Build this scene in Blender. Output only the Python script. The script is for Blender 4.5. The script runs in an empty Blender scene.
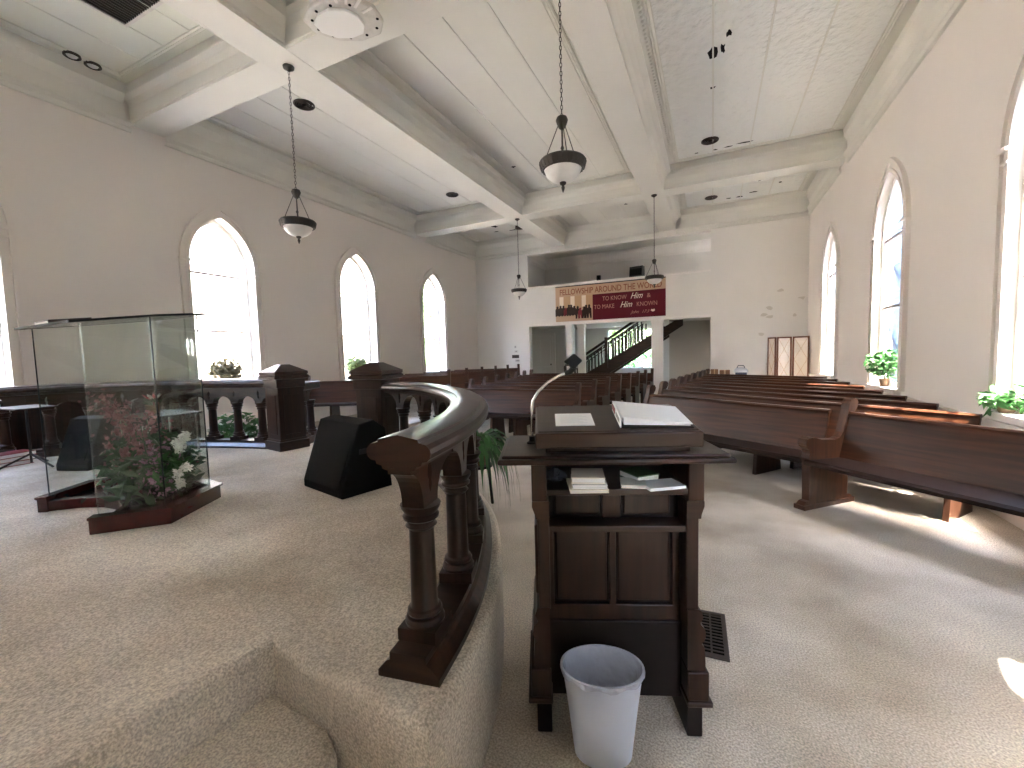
import bpy, bmesh, math, random
from mathutils import Vector, Matrix
random.seed(7)
SC = bpy.context.scene
COL = SC.collection
R = math.radians
PI = math.pi

# ------------------------------------------------------------------ camera
cam = bpy.data.cameras.new('camera'); camo = bpy.data.objects.new('camera', cam); COL.objects.link(camo)
yaw, pit, rol = R(-25.22), R(-3.99), R(-1.55)
fw = Vector((math.sin(yaw)*math.cos(pit), math.cos(yaw)*math.cos(pit), math.sin(pit)))
rt = Vector((math.cos(yaw), -math.sin(yaw), 0)); up = rt.cross(fw)
r2 = rt*math.cos(rol)+up*math.sin(rol); u2 = -rt*math.sin(rol)+up*math.cos(rol)
M = Matrix((r2, u2, -fw)).transposed().to_4x4(); M.translation = Vector((0, 0, 1.45))
camo.matrix_world = M
cam.sensor_fit = 'HORIZONTAL'; cam.sensor_width = 36; cam.lens = 36*426.4/1024; cam.clip_start = 0.05
SC.camera = camo

# ------------------------------------------------------------------ world, sun, exposure
SKY, SUN, EXPO = 0.64, 4.6, 5.0
w = bpy.data.worlds.new('world'); SC.world = w; w.use_nodes = True
nt = w.node_tree; bg = nt.nodes['Background']
sky = nt.nodes.new('ShaderNodeTexSky'); sky.sky_type = 'NISHITA'; sky.sun_disc = False
sky.sun_elevation = R(66); sky.sun_rotation = R(135); sky.air_density = 1.0; sky.dust_density = 3.0; sky.ozone_density = 1.0
nt.links.new(sky.outputs[0], bg.inputs[0]); bg.inputs[1].default_value = SKY
sl = bpy.data.lights.new('sun', 'SUN'); sl.energy = SUN; sl.angle = R(0.6); sl.color = (1.0, 0.94, 0.84)
so = bpy.data.objects.new('sun', sl); COL.objects.link(so)
sd = Vector((-math.cos(R(66))*.707, math.cos(R(66))*.707, -math.sin(R(66))))
so.rotation_euler = sd.to_track_quat('-Z', 'Y').to_euler()
SC.view_settings.view_transform = 'Standard'; SC.view_settings.look = 'None'
SC.view_settings.exposure = EXPO; SC.view_settings.gamma = 1; SC.view_settings.use_curve_mapping = False
SC.cycles.max_bounces = 14; SC.cycles.diffuse_bounces = 8; SC.cycles.glossy_bounces = 4
SC.cycles.transparent_max_bounces = 24; SC.cycles.sample_clamp_indirect = 8

# ------------------------------------------------------------------ materials
def mat(name, col, rough=.6, spec=.5, metal=0, noise=None, bump=None, grain=None, sheen=0, trans=0):
    """noise=(scale, colour2, contrast) ; bump=(scale, strength, dist) ; grain=(scale vec, colour2)"""
    m = bpy.data.materials.new(name); m.use_nodes = True
    n = m.node_tree.nodes; l = m.node_tree.links; b = n['Principled BSDF']
    b.inputs['Base Color'].default_value = (*col, 1); b.inputs['Roughness'].default_value = rough
    b.inputs['Specular IOR Level'].default_value = spec; b.inputs['Metallic'].default_value = metal
    if sheen: b.inputs['Sheen Weight'].default_value = sheen; b.inputs['Sheen Roughness'].default_value = .5
    if trans: b.inputs['Transmission Weight'].default_value = trans
    tc = n.new('ShaderNodeTexCoord')
    if noise or grain:
        mp = n.new('ShaderNodeMapping'); l.new(tc.outputs['Object'], mp.inputs[0])
        nz = n.new('ShaderNodeTexNoise'); l.new(mp.outputs[0], nz.inputs['Vector'])
        rp = n.new('ShaderNodeValToRGB'); l.new(nz.outputs['Fac'], rp.inputs[0])
        if noise:
            nz.inputs['Scale'].default_value = noise[0]; nz.inputs['Detail'].default_value = 6; c2 = noise[1]; k = noise[2]
        else:
            mp.inputs['Scale'].default_value = grain[0]; nz.inputs['Scale'].default_value = 1; nz.inputs['Detail'].default_value = 5
            nz.inputs['Distortion'].default_value = .6; c2 = grain[1]; k = .16
        rp.color_ramp.elements[0].position = .5-k; rp.color_ramp.elements[1].position = .5+k
        rp.color_ramp.elements[0].color = (*col, 1); rp.color_ramp.elements[1].color = (*c2, 1)
        l.new(rp.outputs[0], b.inputs['Base Color'])
    if bump:
        nb = n.new('ShaderNodeTexNoise'); l.new(tc.outputs['Object'], nb.inputs['Vector'])
        nb.inputs['Scale'].default_value = bump[0]; nb.inputs['Detail'].default_value = 3
        bp = n.new('ShaderNodeBump'); bp.inputs['Strength'].default_value = bump[1]; bp.inputs['Distance'].default_value = bump[2]
        l.new(nb.outputs['Fac'], bp.inputs['Height']); l.new(bp.outputs[0], b.inputs['Normal'])
    return m

def glassmat(name, tint=(1, 1, 1), refl=.04, tr=1.0):
    m = bpy.data.materials.new(name); m.use_nodes = True
    n = m.node_tree.nodes; l = m.node_tree.links; n.clear()
    o = n.new('ShaderNodeOutputMaterial'); t = n.new('ShaderNodeBsdfTransparent'); g = n.new('ShaderNodeBsdfGlossy')
    t.inputs[0].default_value = (*[c*tr for c in tint], 1); g.inputs['Roughness'].default_value = .02
    f = n.new('ShaderNodeLayerWeight'); f.inputs[0].default_value = .5
    pw = n.new('ShaderNodeMath'); pw.operation = 'POWER'; l.new(f.outputs['Facing'], pw.inputs[0]); pw.inputs[1].default_value = 4
    ma = n.new('ShaderNodeMath'); ma.operation = 'MULTIPLY_ADD'; l.new(pw.outputs[0], ma.inputs[0]); ma.inputs[1].default_value = .85; ma.inputs[2].default_value = refl
    mx = n.new('ShaderNodeMixShader'); l.new(ma.outputs[0], mx.inputs[0]); l.new(t.outputs[0], mx.inputs[1]); l.new(g.outputs[0], mx.inputs[2])
    l.new(mx.outputs[0], o.inputs[0])
    return m

def carpetmat():
    m = mat('carpet', (.345, .29, .215), .95, .15, noise=(1.15, (.63, .575, .485), .15), sheen=.15)
    n = m.node_tree.nodes; l = m.node_tree.links; b = n['Principled BSDF']
    tc = n.new('ShaderNodeTexCoord')
    nf = n.new('ShaderNodeTexNoise'); nf.inputs['Scale'].default_value = 130; nf.inputs['Detail'].default_value = 4
    l.new(tc.outputs['Object'], nf.inputs['Vector'])
    rp = n.new('ShaderNodeValToRGB'); rp.color_ramp.elements[0].color = (.64, .64, .65, 1); rp.color_ramp.elements[1].color = (1.30, 1.30, 1.29, 1)
    rp.color_ramp.elements[0].position = .35; rp.color_ramp.elements[1].position = .68
    l.new(nf.outputs['Fac'], rp.inputs[0])
    mx = n.new('ShaderNodeMix'); mx.data_type = 'RGBA'; mx.blend_type = 'MULTIPLY'; mx.inputs[0].default_value = 1
    src = b.inputs['Base Color'].links[0].from_socket
    l.new(src, mx.inputs[6]); l.new(rp.outputs[0], mx.inputs[7]); l.new(mx.outputs[2], b.inputs['Base Color'])
    bp = n.new('ShaderNodeBump'); bp.inputs['Strength'].default_value = .55; bp.inputs['Distance'].default_value = .008
    l.new(nf.outputs['Fac'], bp.inputs['Height']); l.new(bp.outputs[0], b.inputs['Normal'])
    return m

def brickmat(name, c1, c2, cm, scale):
    m = mat(name, c1, .9, .2); n = m.node_tree.nodes; l = m.node_tree.links; b = n['Principled BSDF']
    tc = n.new('ShaderNodeTexCoord'); mp = n.new('ShaderNodeMapping'); mp.inputs['Rotation'].default_value = (R(90), 0, R(90))
    br = n.new('ShaderNodeTexBrick'); br.inputs['Color1'].default_value = (*c1, 1); br.inputs['Color2'].default_value = (*c2, 1); br.inputs['Mortar'].default_value = (*cm, 1)
    br.inputs['Scale'].default_value = scale
    sx = n.new('ShaderNodeSeparateXYZ'); cx = n.new('ShaderNodeCombineXYZ')
    l.new(tc.outputs['Object'], sx.inputs[0]); l.new(sx.outputs[1], cx.inputs[0]); l.new(sx.outputs[2], cx.inputs[1])
    l.new(cx.outputs[0], br.inputs['Vector']); l.new(br.outputs[0], b.inputs['Base Color'])
    return m

def tinmat():
    m = mat('pressed_tin', (.73, .74, .715), .5, .4); n = m.node_tree.nodes; l = m.node_tree.links; b = n['Principled BSDF']
    tc = n.new('ShaderNodeTexCoord'); v = n.new('ShaderNodeTexVoronoi'); v.inputs['Scale'].default_value = 9; v.feature = 'SMOOTH_F1'
    nz = n.new('ShaderNodeTexNoise'); nz.inputs['Scale'].default_value = 14
    l.new(tc.outputs['Object'], v.inputs['Vector']); l.new(tc.outputs['Object'], nz.inputs['Vector'])
    ad = n.new('ShaderNodeMath'); l.new(v.outputs['Distance'], ad.inputs[0]); l.new(nz.outputs['Fac'], ad.inputs[1])
    bp = n.new('ShaderNodeBump'); bp.inputs['Strength'].default_value = .7; bp.inputs['Distance'].default_value = .04
    l.new(ad.outputs[0], bp.inputs['Height']); l.new(bp.outputs[0], b.inputs['Normal'])
    return m

MT = {}
MT['carpet'] = carpetmat()
MT['wall'] = mat('wall_paint', (.70, .655, .61), .85, .25, noise=(.7, (.735, .695, .65), .3), bump=(40, .08, .01))
MT['wallfar'] = mat('wall_paint_cool', (.74, .72, .68), .85, .25, noise=(.8, (.69, .67, .63), .2), bump=(30, .12, .01))
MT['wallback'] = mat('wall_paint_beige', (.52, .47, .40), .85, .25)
MT['ceil'] = mat('ceiling_paint', (.70, .69, .635), .7, .3, noise=(1.1, (.65, .64, .585), .25))
MT['tin'] = tinmat()
MT['green'] = mat('ceiling_paint_greenish', (.63, .64, .545), .75, .3, noise=(.9, (.68, .68, .60), .25))
MT['trim'] = mat('white_trim', (.76, .73, .69), .5, .4)
MT['casing'] = mat('casing_paint', (.70, .655, .61), .55, .4)
MT['bar'] = mat('glazing_bar_paint', (.36, .32, .31), .6, .3)
MT['extdark'] = mat('exterior_bounce_dark', (.22, .10, .07), .9, .2)  # unseen outer wall faces, dark brick invented to cut sunlit bounce
MT['wood'] = mat('dark_oak', (.013, .0052, .0030), .30, .32, grain=((2.0, 26, 26), (.040, .0165, .0085)))
MT['woodv'] = mat('dark_oak_vertical', (.011, .0045, .0028), .34, .28, grain=((26, 26, 2.0), (.034, .0135, .0070)))
MT['woodend'] = mat('dark_oak_end', (.006, .003, .0025), .5, .22, noise=(14, (.010, .005, .004), .2))
MT['pew'] = mat('pew_walnut', (.025, .0085, .0040), .33, .30, grain=((1.6, 30, 30), (.072, .0255, .0115)))
MT['pewend'] = mat('pew_end_walnut', (.030, .0120, .0066), .35, .32, grain=((22, 22, 2.2), (.068, .0290, .0155)))
MT['pewseat'] = mat('pew_seat_walnut_shaded', (.010, .004, .0024), .55, .2, grain=((1.6, 30, 30), (.018, .0072, .0040)))  # same walnut, darkened: the seat's shading is put into its colour
MT['mahog'] = mat('mahogany', (.032, .0055, .005), .25, .4, grain=((20, 3, 20), (.055, .010, .008)))
MT['black'] = mat('black_carpet_cloth', (.006, .006, .0065), .9, .12, bump=(300, .3, .003))
MT['blackp'] = mat('black_plastic', (.009, .009, .010), .5, .35)
MT['chrome'] = mat('satin_steel', (.62, .62, .62), .25, .5, metal=1)
MT['bronze'] = mat('dark_bronze', (.045, .038, .032), .45, .5, metal=.6)
MT['alab'] = mat('alabaster_glass', (.78, .77, .74), .35, .5, noise=(9, (.66, .65, .62), .2))
MT['white'] = mat('white_plastic', (.74, .74, .71), .45, .5)
MT['whiteg'] = mat('aged_white_metal', (.62, .60, .55), .5, .5, noise=(12, (.52, .50, .45), .2))
MT['paper'] = mat('paper', (.82, .84, .86), .8, .2)
MT['paperw'] = mat('paper_warm', (.80, .78, .72), .8, .2)
MT['bin'] = mat('bin_plastic', (.60, .66, .78), .45, .5)
MT['liner'] = mat('bin_liner', (.46, .50, .60), .22, .5, bump=(9, .8, .05))
MT['leaf'] = mat('leaf', (.035, .12, .030), .5, .4, noise=(20, (.06, .18, .05), .3))
MT['leafd'] = mat('leaf_dark', (.020, .055, .022), .5, .4, noise=(20, (.035, .085, .03), .3))
MT['leafl'] = mat('leaf_pale', (.15, .24, .08), .6, .3, noise=(20, (.26, .33, .14), .3))
MT['leafdry'] = mat('leaf_olive', (.16, .15, .075), .7, .3, noise=(20, (.26, .24, .14), .3))
MT['pink'] = mat('dusty_pink_petal', (.17, .062, .068), .7, .3, noise=(40, (.32, .16, .165), .3))
MT['lilac'] = mat('lilac_petal', (.34, .16, .25), .7, .3, noise=(40, (.56, .36, .46), .3))
MT['petalw'] = mat('white_petal', (.80, .80, .74), .7, .3)
MT['red'] = mat('red_petal', (.42, .025, .03), .6, .3)
MT['redcov'] = mat('red_cover', (.20, .02, .03), .6, .3)
MT['pot'] = mat('basket_brown', (.12, .075, .045), .8, .3, noise=(30, (.20, .13, .08), .3))
MT['maroon'] = mat('banner_maroon', (.105, .010, .019), .85, .2)
MT['tan'] = mat('banner_tan', (.50, .355, .24), .85, .2)
MT['tan2'] = mat('banner_column_tan', (.50, .34, .20), .85, .2)
MT['cream'] = mat('banner_cream', (.80, .72, .60), .85, .2)
MT['tan3'] = mat('banner_dusty_lettering', (.46, .25, .20), .85, .2)
MT['ink'] = mat('banner_ink', (.03, .018, .015), .85, .2)
MT['inkb'] = mat('banner_brown_lettering', (.26, .10, .06), .85, .2)
MT['pane'] = glassmat('window_glass')
MT['acry'] = glassmat('clear_glass', (.94, .97, .955))
MT['edge'] = mat('glass_edge_dark', (.015, .02, .02), .6, .15)
MT['hole'] = mat('bare_dark_lath', (.006, .005, .004), .9, .1)
MT['stain'] = mat('flaked_paint_edge', (.56, .53, .47), .9, .1)
MT['brickx'] = brickmat('buff_brick', (.50, .45, .37), (.43, .385, .315), (.52, .48, .42), 4)
MT['siding'] = mat('blue_grey_siding', (.020, .034, .044), .7, .3)
MT['sidedk'] = mat('slate_roof_and_shadow', (.015, .018, .022), .7, .3)  # slate roof, and the roof shadows built as dark lines
MT['roofred'] = mat('red_shingle', (.28, .14, .12), .8, .2)
MT['grass'] = mat('gravel_ground', (.17, .165, .155), .95, .2, noise=(2, (.22, .21, .20), .3))
MT['bark'] = mat('bark', (.08, .06, .045), .9, .2)
MT['bluebag'] = mat('navy_cloth', (.05, .06, .10), .8, .2)
MT['silverbag'] = mat('silver_cloth', (.55, .58, .62), .6, .3)
MT['kraft'] = mat('brown_cardboard', (.22, .12, .07), .85, .2)
MT['fabric'] = mat('screen_cloth', (.70, .64, .58), .9, .2)
MT['screenwood'] = mat('screen_frame_wood', (.13, .045, .025), .4, .4)
MT['outletm'] = mat('plate_plastic', (.60, .58, .54), .5, .4)
MT['regm'] = mat('brown_register', (.055, .040, .034), .45, .5, metal=.3)
MT['cush'] = mat('stage_grey', (.25, .25, .26), .6, .4)

# ------------------------------------------------------------------ mesh helpers
class MB:
    def __init__(s): s.v = []; s.f = []
    def add(s, vs, fs):
        o = len(s.v); s.v += [tuple(v) for v in vs]; s.f += [tuple(i+o for i in f) for f in fs]; return s
    def box(s, x0, x1, y0, y1, z0, z1):
        return s.add([(x0,y0,z0),(x1,y0,z0),(x1,y1,z0),(x0,y1,z0),(x0,y0,z1),(x1,y0,z1),(x1,y1,z1),(x0,y1,z1)],
                     [(3,2,1,0),(4,5,6,7),(0,1,5,4),(1,2,6,5),(2,3,7,6),(3,0,4,7)])
    def prism(s, poly, a, b, axis='z'):
        """poly in 2D, extruded from a to b along axis; x: poly=(y,z), y: poly=(x,z), z: poly=(x,y)"""
        def P(p, t): return {'x': (t, p[0], p[1]), 'y': (p[0], t, p[1]), 'z': (p[0], p[1], t)}[axis]
        n = len(poly); vs = [P(p, a) for p in poly]+[P(p, b) for p in poly]
        fs = [tuple(range(n))[::-1], tuple(range(n, 2*n))]+[(i, (i+1) % n, n+(i+1) % n, n+i) for i in range(n)]
        return s.add(vs, fs)
    def lathe(s, prof, seg=16, c=(0, 0, 0), cap=True):
        vs = []; fs = []
        for (r, z) in prof:
            for k in range(seg):
                a = 2*PI*k/seg; vs.append((c[0]+r*math.cos(a), c[1]+r*math.sin(a), c[2]+z))
        n = len(prof)
        for i in range(n-1):
            for k in range(seg):
                k2 = (k+1) % seg; fs.append((i*seg+k, i*seg+k2, (i+1)*seg+k2, (i+1)*seg+k))
        if cap:
            fs.append(tuple(range(seg))[::-1]); fs.append(tuple((n-1)*seg+k for k in range(seg)))
        return s.add(vs, fs)
    def tube(s, pts, rad, seg=8):
        pts = [Vector(p) for p in pts]; n = len(pts)
        rads = rad if isinstance(rad, (list, tuple)) else [rad]*n
        vs = []; fs = []; px = None
        for i, p in enumerate(pts):
            t = (pts[min(i+1, n-1)]-pts[max(i-1, 0)]).normalized()
            if px is None: px = t.cross(Vector((0, 0, 1)) if abs(t.z) < .9 else Vector((1, 0, 0))).normalized()
            px = (px-t*px.dot(t)).normalized(); py = t.cross(px)
            for k in range(seg):
                a = 2*PI*k/seg; vs.append(p+(px*math.cos(a)+py*math.sin(a))*rads[i])
        for i in range(n-1):
            for k in range(seg):
                k2 = (k+1) % seg; fs.append((i*seg+k, i*seg+k2, (i+1)*seg+k2, (i+1)*seg+k))
        fs.append(tuple(range(seg))[::-1]); fs.append(tuple((n-1)*seg+k for k in range(seg)))
        return s.add(vs, fs)
    def sweep(s, prof, path, closed=False, caps=True):
        """prof: (offset to the right of travel, z); path: 2D or 3D points in plan"""
        path = [Vector((p[0], p[1], p[2] if len(p) > 2 else 0)) for p in path]; n = len(path); m = len(prof)
        vs = []; fs = []
        for i, p in enumerate(path):
            a = path[i-1] if (closed or i > 0) else p; b = path[(i+1) % n] if (closed or i < n-1) else p
            d1 = (p-a); d2 = (b-p); d1.z = d2.z = 0
            if d1.length < 1e-6: d1 = d2
            if d2.length < 1e-6: d2 = d1
            d1 = d1.normalized(); d2 = d2.normalized(); t = (d1+d2).normalized(); nn = Vector((t.y, -t.x, 0))
            k = 1/max(.3, math.sqrt((1+d1.dot(d2))/2))
            for (o, z) in prof: vs.append(p+nn*o*k+Vector((0, 0, z)))
        for i in range(n if closed else n-1):
            j = (i+1) % n
            for q in range(m):
                q2 = (q+1) % m; fs.append((i*m+q, j*m+q, j*m+q2, i*m+q2))
        if not closed and caps:
            fs.append(tuple(range(m))); fs.append(tuple((n-1)*m+q for q in range(m))[::-1])
        return s.add(vs, fs)
    def ball(s, c, r, seg=10, rings=6, sc=(1, 1, 1)):
        vs = [(c[0], c[1], c[2]+r*sc[2])]
        for i in range(1, rings):
            ph = PI*i/rings
            for k in range(seg):
                a = 2*PI*k/seg; vs.append((c[0]+r*sc[0]*math.sin(ph)*math.cos(a), c[1]+r*sc[1]*math.sin(ph)*math.sin(a), c[2]+r*sc[2]*math.cos(ph)))
        vs.append((c[0], c[1], c[2]-r*sc[2])); fs = []
        for k in range(seg):
            fs.append((0, 1+k, 1+(k+1) % seg)); b = 1+(rings-2)*seg; fs.append((len(vs)-1, b+(k+1) % seg, b+k))
        for i in range(rings-2):
            for k in range(seg):
                k2 = (k+1) % seg; fs.append((1+i*seg+k, 1+(i+1)*seg+k, 1+(i+1)*seg+k2, 1+i*seg+k2))
        return s.add(vs, fs)
    def mesh(s, name, m, smooth=False):
        me = bpy.data.meshes.new(name); me.from_pydata(s.v, [], s.f)
        bm = bmesh.new(); bm.from_mesh(me); bmesh.ops.recalc_face_normals(bm, faces=bm.faces)
        bm.to_mesh(me); bm.free()
        me.materials.append(MT[m] if isinstance(m, str) else m)
        if smooth: me.shade_smooth() if hasattr(me, 'shade_smooth') else None
        return me
    def build(s, name, m, parent=None, loc=(0, 0, 0), rz=0, smooth=False, bevel=0, ang=40):
        me = s.mesh(name, m, smooth)
        return place(name, me, parent, loc, rz, smooth, bevel, ang)

def place(name, me, parent=None, loc=(0, 0, 0), rz=0, smooth=False, bevel=0, ang=40):
    o = bpy.data.objects.new(name, me); COL.objects.link(o); o.location = loc; o.rotation_euler = (0, 0, rz)
    if parent is not None: o.parent = parent
    if bevel:
        md = o.modifiers.new('bevel', 'BEVEL'); md.width = bevel; md.segments = 2; md.limit_method = 'ANGLE'; md.angle_limit = R(35)
    if smooth:
        sharp_by_angle(me, ang)
    return o

def sharp_by_angle(me, ang):
    bm = bmesh.new(); bm.from_mesh(me)
    for f in bm.faces: f.smooth = True
    for e in bm.edges:
        e.smooth = not (len(e.link_faces) == 2 and e.calc_face_angle(0) > R(ang))
    bm.to_mesh(me); bm.free()

def tag(o, label=None, cat=None, group=None, kind=None):
    if label: o['label'] = label
    if cat: o['category'] = cat
    if group: o['group'] = group
    if kind: o['kind'] = kind
    return o
def thing(name, label, cat, loc=(0, 0, 0), rz=0, group=None):
    o = bpy.data.objects.new(name, None); COL.objects.link(o); o.location = loc; o.rotation_euler = (0, 0, rz); o.empty_display_size = .1
    return tag(o, label, cat, group)
def struct(name, label, cat=None, loc=(0, 0, 0)):
    o = bpy.data.objects.new(name, None); COL.objects.link(o); o.location = loc; o.empty_display_size = .1
    return tag(o, label, cat or 'room', None, 'structure')
def sob(name, mb, m, label, cat, **kw):
    return tag(mb.build(name, m, **kw), label, cat, None, 'structure')
def fill2d(outer, holes=()):
    """triangulated polygon with holes -> verts2d, tris, loops(list of index lists)"""
    bm = bmesh.new(); loops = []; k = 0; edges = []
    for lp in [outer]+list(holes):
        vs = [bm.verts.new((p[0], p[1], 0)) for p in lp]
        for i in range(len(vs)): edges.append(bm.edges.new((vs[i], vs[(i+1) % len(vs)])))
        loops.append(list(range(k, k+len(vs)))); k += len(vs)
    bm.verts.index_update()
    bmesh.ops.triangle_fill(bm, use_beauty=True, use_dissolve=False, edges=edges, normal=(0, 0, 1))
    bm.verts.index_update()
    V = [(v.co.x, v.co.y) for v in bm.verts]; T = [tuple(v.index for v in f.verts) for f in bm.faces]
    bm.free(); return V, T, loops
def slab(mb, outer, holes, fn0, fn1):
    """solid board with holes: fn0/fn1 map 2D to 3D for the two faces"""
    V, T, L = fill2d(outer, holes); n = len(V)
    fs = [t for t in T]+[tuple(i+n for i in t[::-1]) for t in T]
    for lp in L:
        for i in range(len(lp)):
            a, b = lp[i], lp[(i+1) % len(lp)]; fs.append((a, b, b+n, a+n))
    return mb.add([fn0(p) for p in V]+[fn1(p) for p in V], fs)
ORD = ['first', 'second', 'third', 'fourth', 'fifth', 'sixth', 'seventh', 'eighth', 'ninth', 'tenth', 'eleventh']

# ------------------------------------------------------------------ room dimensions
XL, XR, YF, YB = -7.40, 2.18, 13.02, -4.5
ZB, ZC = 4.80, 5.27            # beam soffit, coffer ceiling
TW = .34                        # wall thickness (the right wall is thinner)
TWR = .16
P = .45                         # platform height

# floor
sob('floor', MB().box(XL-.3, XR+.3, YB-.3, 17.2, -.12, 0), 'carpet', 'beige carpet of the nave with worn paler traffic marks', 'floor')
# raised strip along the left wall under the side pews
sob('floor_side_aisle', MB().box(XL, -5.2, 3.9, YF, 0, .18), 'carpet', 'low carpeted floor strip under the side pews by the left wall', 'floor', bevel=.02)

# windows -------------------------------------------------------------
def arch(half, z0, zs, za, n=10, c=0):
    """closed outline of a lancet opening (y,z), starting at the lower left"""
    h = za-zs; rad = (half*half+h*h)/(2*half); cx = half-rad     # right arc centred at (cx, zs)
    pts = [(c-half, z0), (c-half, zs)]
    a1 = math.acos(max(-1, min(1, (0-cx)/rad)))
    rp = [(cx+rad*math.cos(a1*k/n), zs+rad*math.sin(a1*k/n)) for k in range(n+1)]
    pts += [(c-x, z) for x, z in rp[1:]]
    pts += [(c+x, z) for x, z in rp[:-1][::-1]]
    pts += [(c+half, z0)]
    return pts
WL = [(1.50, 'at the left edge of the photo beside the glass pulpit'), (4.52, 'showing buff brick beyond the glass pulpit'), (7.5, 'second from the far corner on the left wall'), (10.45, 'nearest the far corner on the left wall'), (-1.35, 'behind the camera on the left wall')]
WR = [(1.2, 'beside the camera on the right wall'), (4.4, 'at the right edge of the photo'), (7.55, 'in the middle of the right wall with a leafy plant'), (10.75, 'nearest the folding screen on the right wall'), (-1.95, 'added unseen behind the camera on the right wall to bring in light')]  # last window is added, unseen, to light the step and platform
LZ = dict(z0=.95, zs=3.05, za=3.84); RZ = dict(z0=.85, zs=2.98, za=3.78); HW = .53
def wall_with_windows(name, X, sgn, wins, Z, label, m):
    TW = .34 if sgn < 0 else TWR
    outer = [(YB, 0), (YF+.25, 0), (YF+.25, ZC+.1), (YB, ZC+.1)]
    holes = [arch(HW, Z['z0'], Z['zs'], Z['za'], 10, c) for c, _ in wins]
    mb = MB(); slab(mb, outer, holes, lambda p: (X, p[0], p[1]), lambda p: (X+sgn*TW, p[0], p[1]))
    o = sob(name, mb, m, label, 'wall'); o.data.materials.append(MT['extdark'])
    for pg in o.data.polygons:
        if abs(pg.center.x-(X+sgn*TW)) < .001: pg.material_index = 1
    return o
wall_with_windows('wall_left', XL, -1, WL, LZ, 'pale greige plaster side wall on the left with pointed windows', 'wall')
wall_with_windows('wall_right', XR, 1, WR, RZ, 'pale greige plaster side wall on the right with pointed windows', 'wall')
def ring(mb, o, i, x0, x1):
    n = len(o)
    vs = [(x0, *p) for p in o]+[(x0, *p) for p in i]+[(x1, *p) for p in o]+[(x1, *p) for p in i]; fs = []
    for k in range(n-1):
        fs += [(k, k+1, n+k+1, n+k), (2*n+k, 3*n+k, 3*n+k+1, 2*n+k+1), (k, 2*n+k, 2*n+k+1, k+1), (n+k, n+k+1, 3*n+k+1, 3*n+k)]
    for k in (0, n-1): fs.append((k, n+k, 3*n+k, 2*n+k))
    return mb.add(vs, fs)
def make_window(idx, X, s, c, Z, where):
    """s=+1: outside is +X"""
    t = struct('window_%d' % idx, 'tall pointed lancet window '+where, 'window', (X, c, 0))
    z0, zs, za = Z['z0'], Z['zs'], Z['za']
    A = lambda h, d=0, b=0: arch(h, z0+b, zs, za+d, 10)
    mb = MB(); ring(mb, A(HW+.11, .15), A(HW, 0), 0, -s*.025); ring(mb, A(HW+.125, .17), A(HW+.075, .10), 0, -s*.05)
    ring(mb, A(HW+.03, .035), A(HW-.012, -.015), -s*.002, -s*.038)
    mb.build('casing', 'casing', t, smooth=True, ang=35)
    mb = MB()
    for q in (-1, 1):
        y = q*(HW+.058); mb.box(-s*.065, 0, y-.08, y+.08, zs-.005, zs+.03); mb.box(-s*.05, 0, y-.07, y+.07, zs-.10, zs-.08)
        mb.build('impost', 'casing', t, bevel=.004); mb = MB()
    dp = .24 if s < 0 else .10
    MB().box(min(-s*.07, s*dp), max(-s*.07, s*dp), -HW-.0, HW+.0, z0-.05, z0+.012).build('sill', 'trim', t, bevel=.006)
    xg = s*(.22 if s < 0 else .085)
    mb = MB(); ring(mb, A(HW-.002, -.002, .0), A(HW-.055, -.075, .05), xg-.025, xg+.03); mb.build('sash_frame', 'trim', t)
    zs_ = [z0+.05, 1.97, 2.92]
    for zz in zs_[1:]: MB().box(xg-.02, xg+.02, -HW+.05, HW-.05, zz-.017, zz+.017).build('glazing_bar', 'bar', t)
    MB().box(xg-.02, xg+.02, -HW+.05, HW-.05, z0+.012, z0+.07).build('bottom_rail', 'trim', t)
    for a, b in ((z0+.07, 1.953), (1.987, 2.903)):
        MB().box(xg-.003, xg+.003, -HW+.052, HW-.052, a, b).build('pane', 'pane', t)
    ar = [p for p in arch(HW-.053, 2.937, zs, za-.073, 10)]
    MB().prism(ar, xg-.003, xg+.003, 'x').build('pane', 'pane', t)
    # sky portal for sampling (gives no light of its own)
    pl = bpy.data.lights.new('sky_portal', 'AREA'); pl.shape = 'RECTANGLE'; pl.size = 2*HW; pl.size_y = za-z0; pl.cycles.is_portal = True
    po = bpy.data.objects.new('sky_portal', pl); COL.objects.link(po); po.location = (X+s*(.30 if s < 0 else .13), c, (z0+za)/2)
    po.rotation_euler = Vector((-s, 0, 0)).to_track_quat('-Z', 'Z').to_euler()
    # plaster soffit colour comes from the wall slab itself
k = 1
for c, wh in WL: make_window(k, XL, -1, c, LZ, wh); k += 1
for c, wh in WR: make_window(k, XR, 1, c, RZ, wh); k += 1


# chair rail and baseboard
for nm, X, s, segs, z in (('trim_1', XL, 1, WL, .98), ('trim_2', XR, -1, WR, .80)):
    mb = MB()
    mb.box(min(X, X+s*.035), max(X, X+s*.035), YB, YF, z-.09, z-.05); mb.box(min(X, X+s*.05), max(X, X+s*.05), YB, YF, z-.05, z-.015)
    sob(nm, mb, 'casing', 'painted chair rail along the %s wall under the windows' % ('left' if s > 0 else 'right'), 'trim')
sob('baseboard_left', MB().box(XL, XL+.02, YB, YF, .18, .38), 'trim', 'white baseboard along the left wall', 'baseboard')
sob('baseboard_right', MB().box(XR-.02, XR, YB, YF, 0, .18), 'trim', 'white baseboard along the right wall', 'baseboard')
sob('wall_back', MB().box(XL-.3, XR+.3, YB-.3, YB, 0, ZC+.1), 'wall', 'plain plaster wall behind the camera', 'wall')

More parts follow.
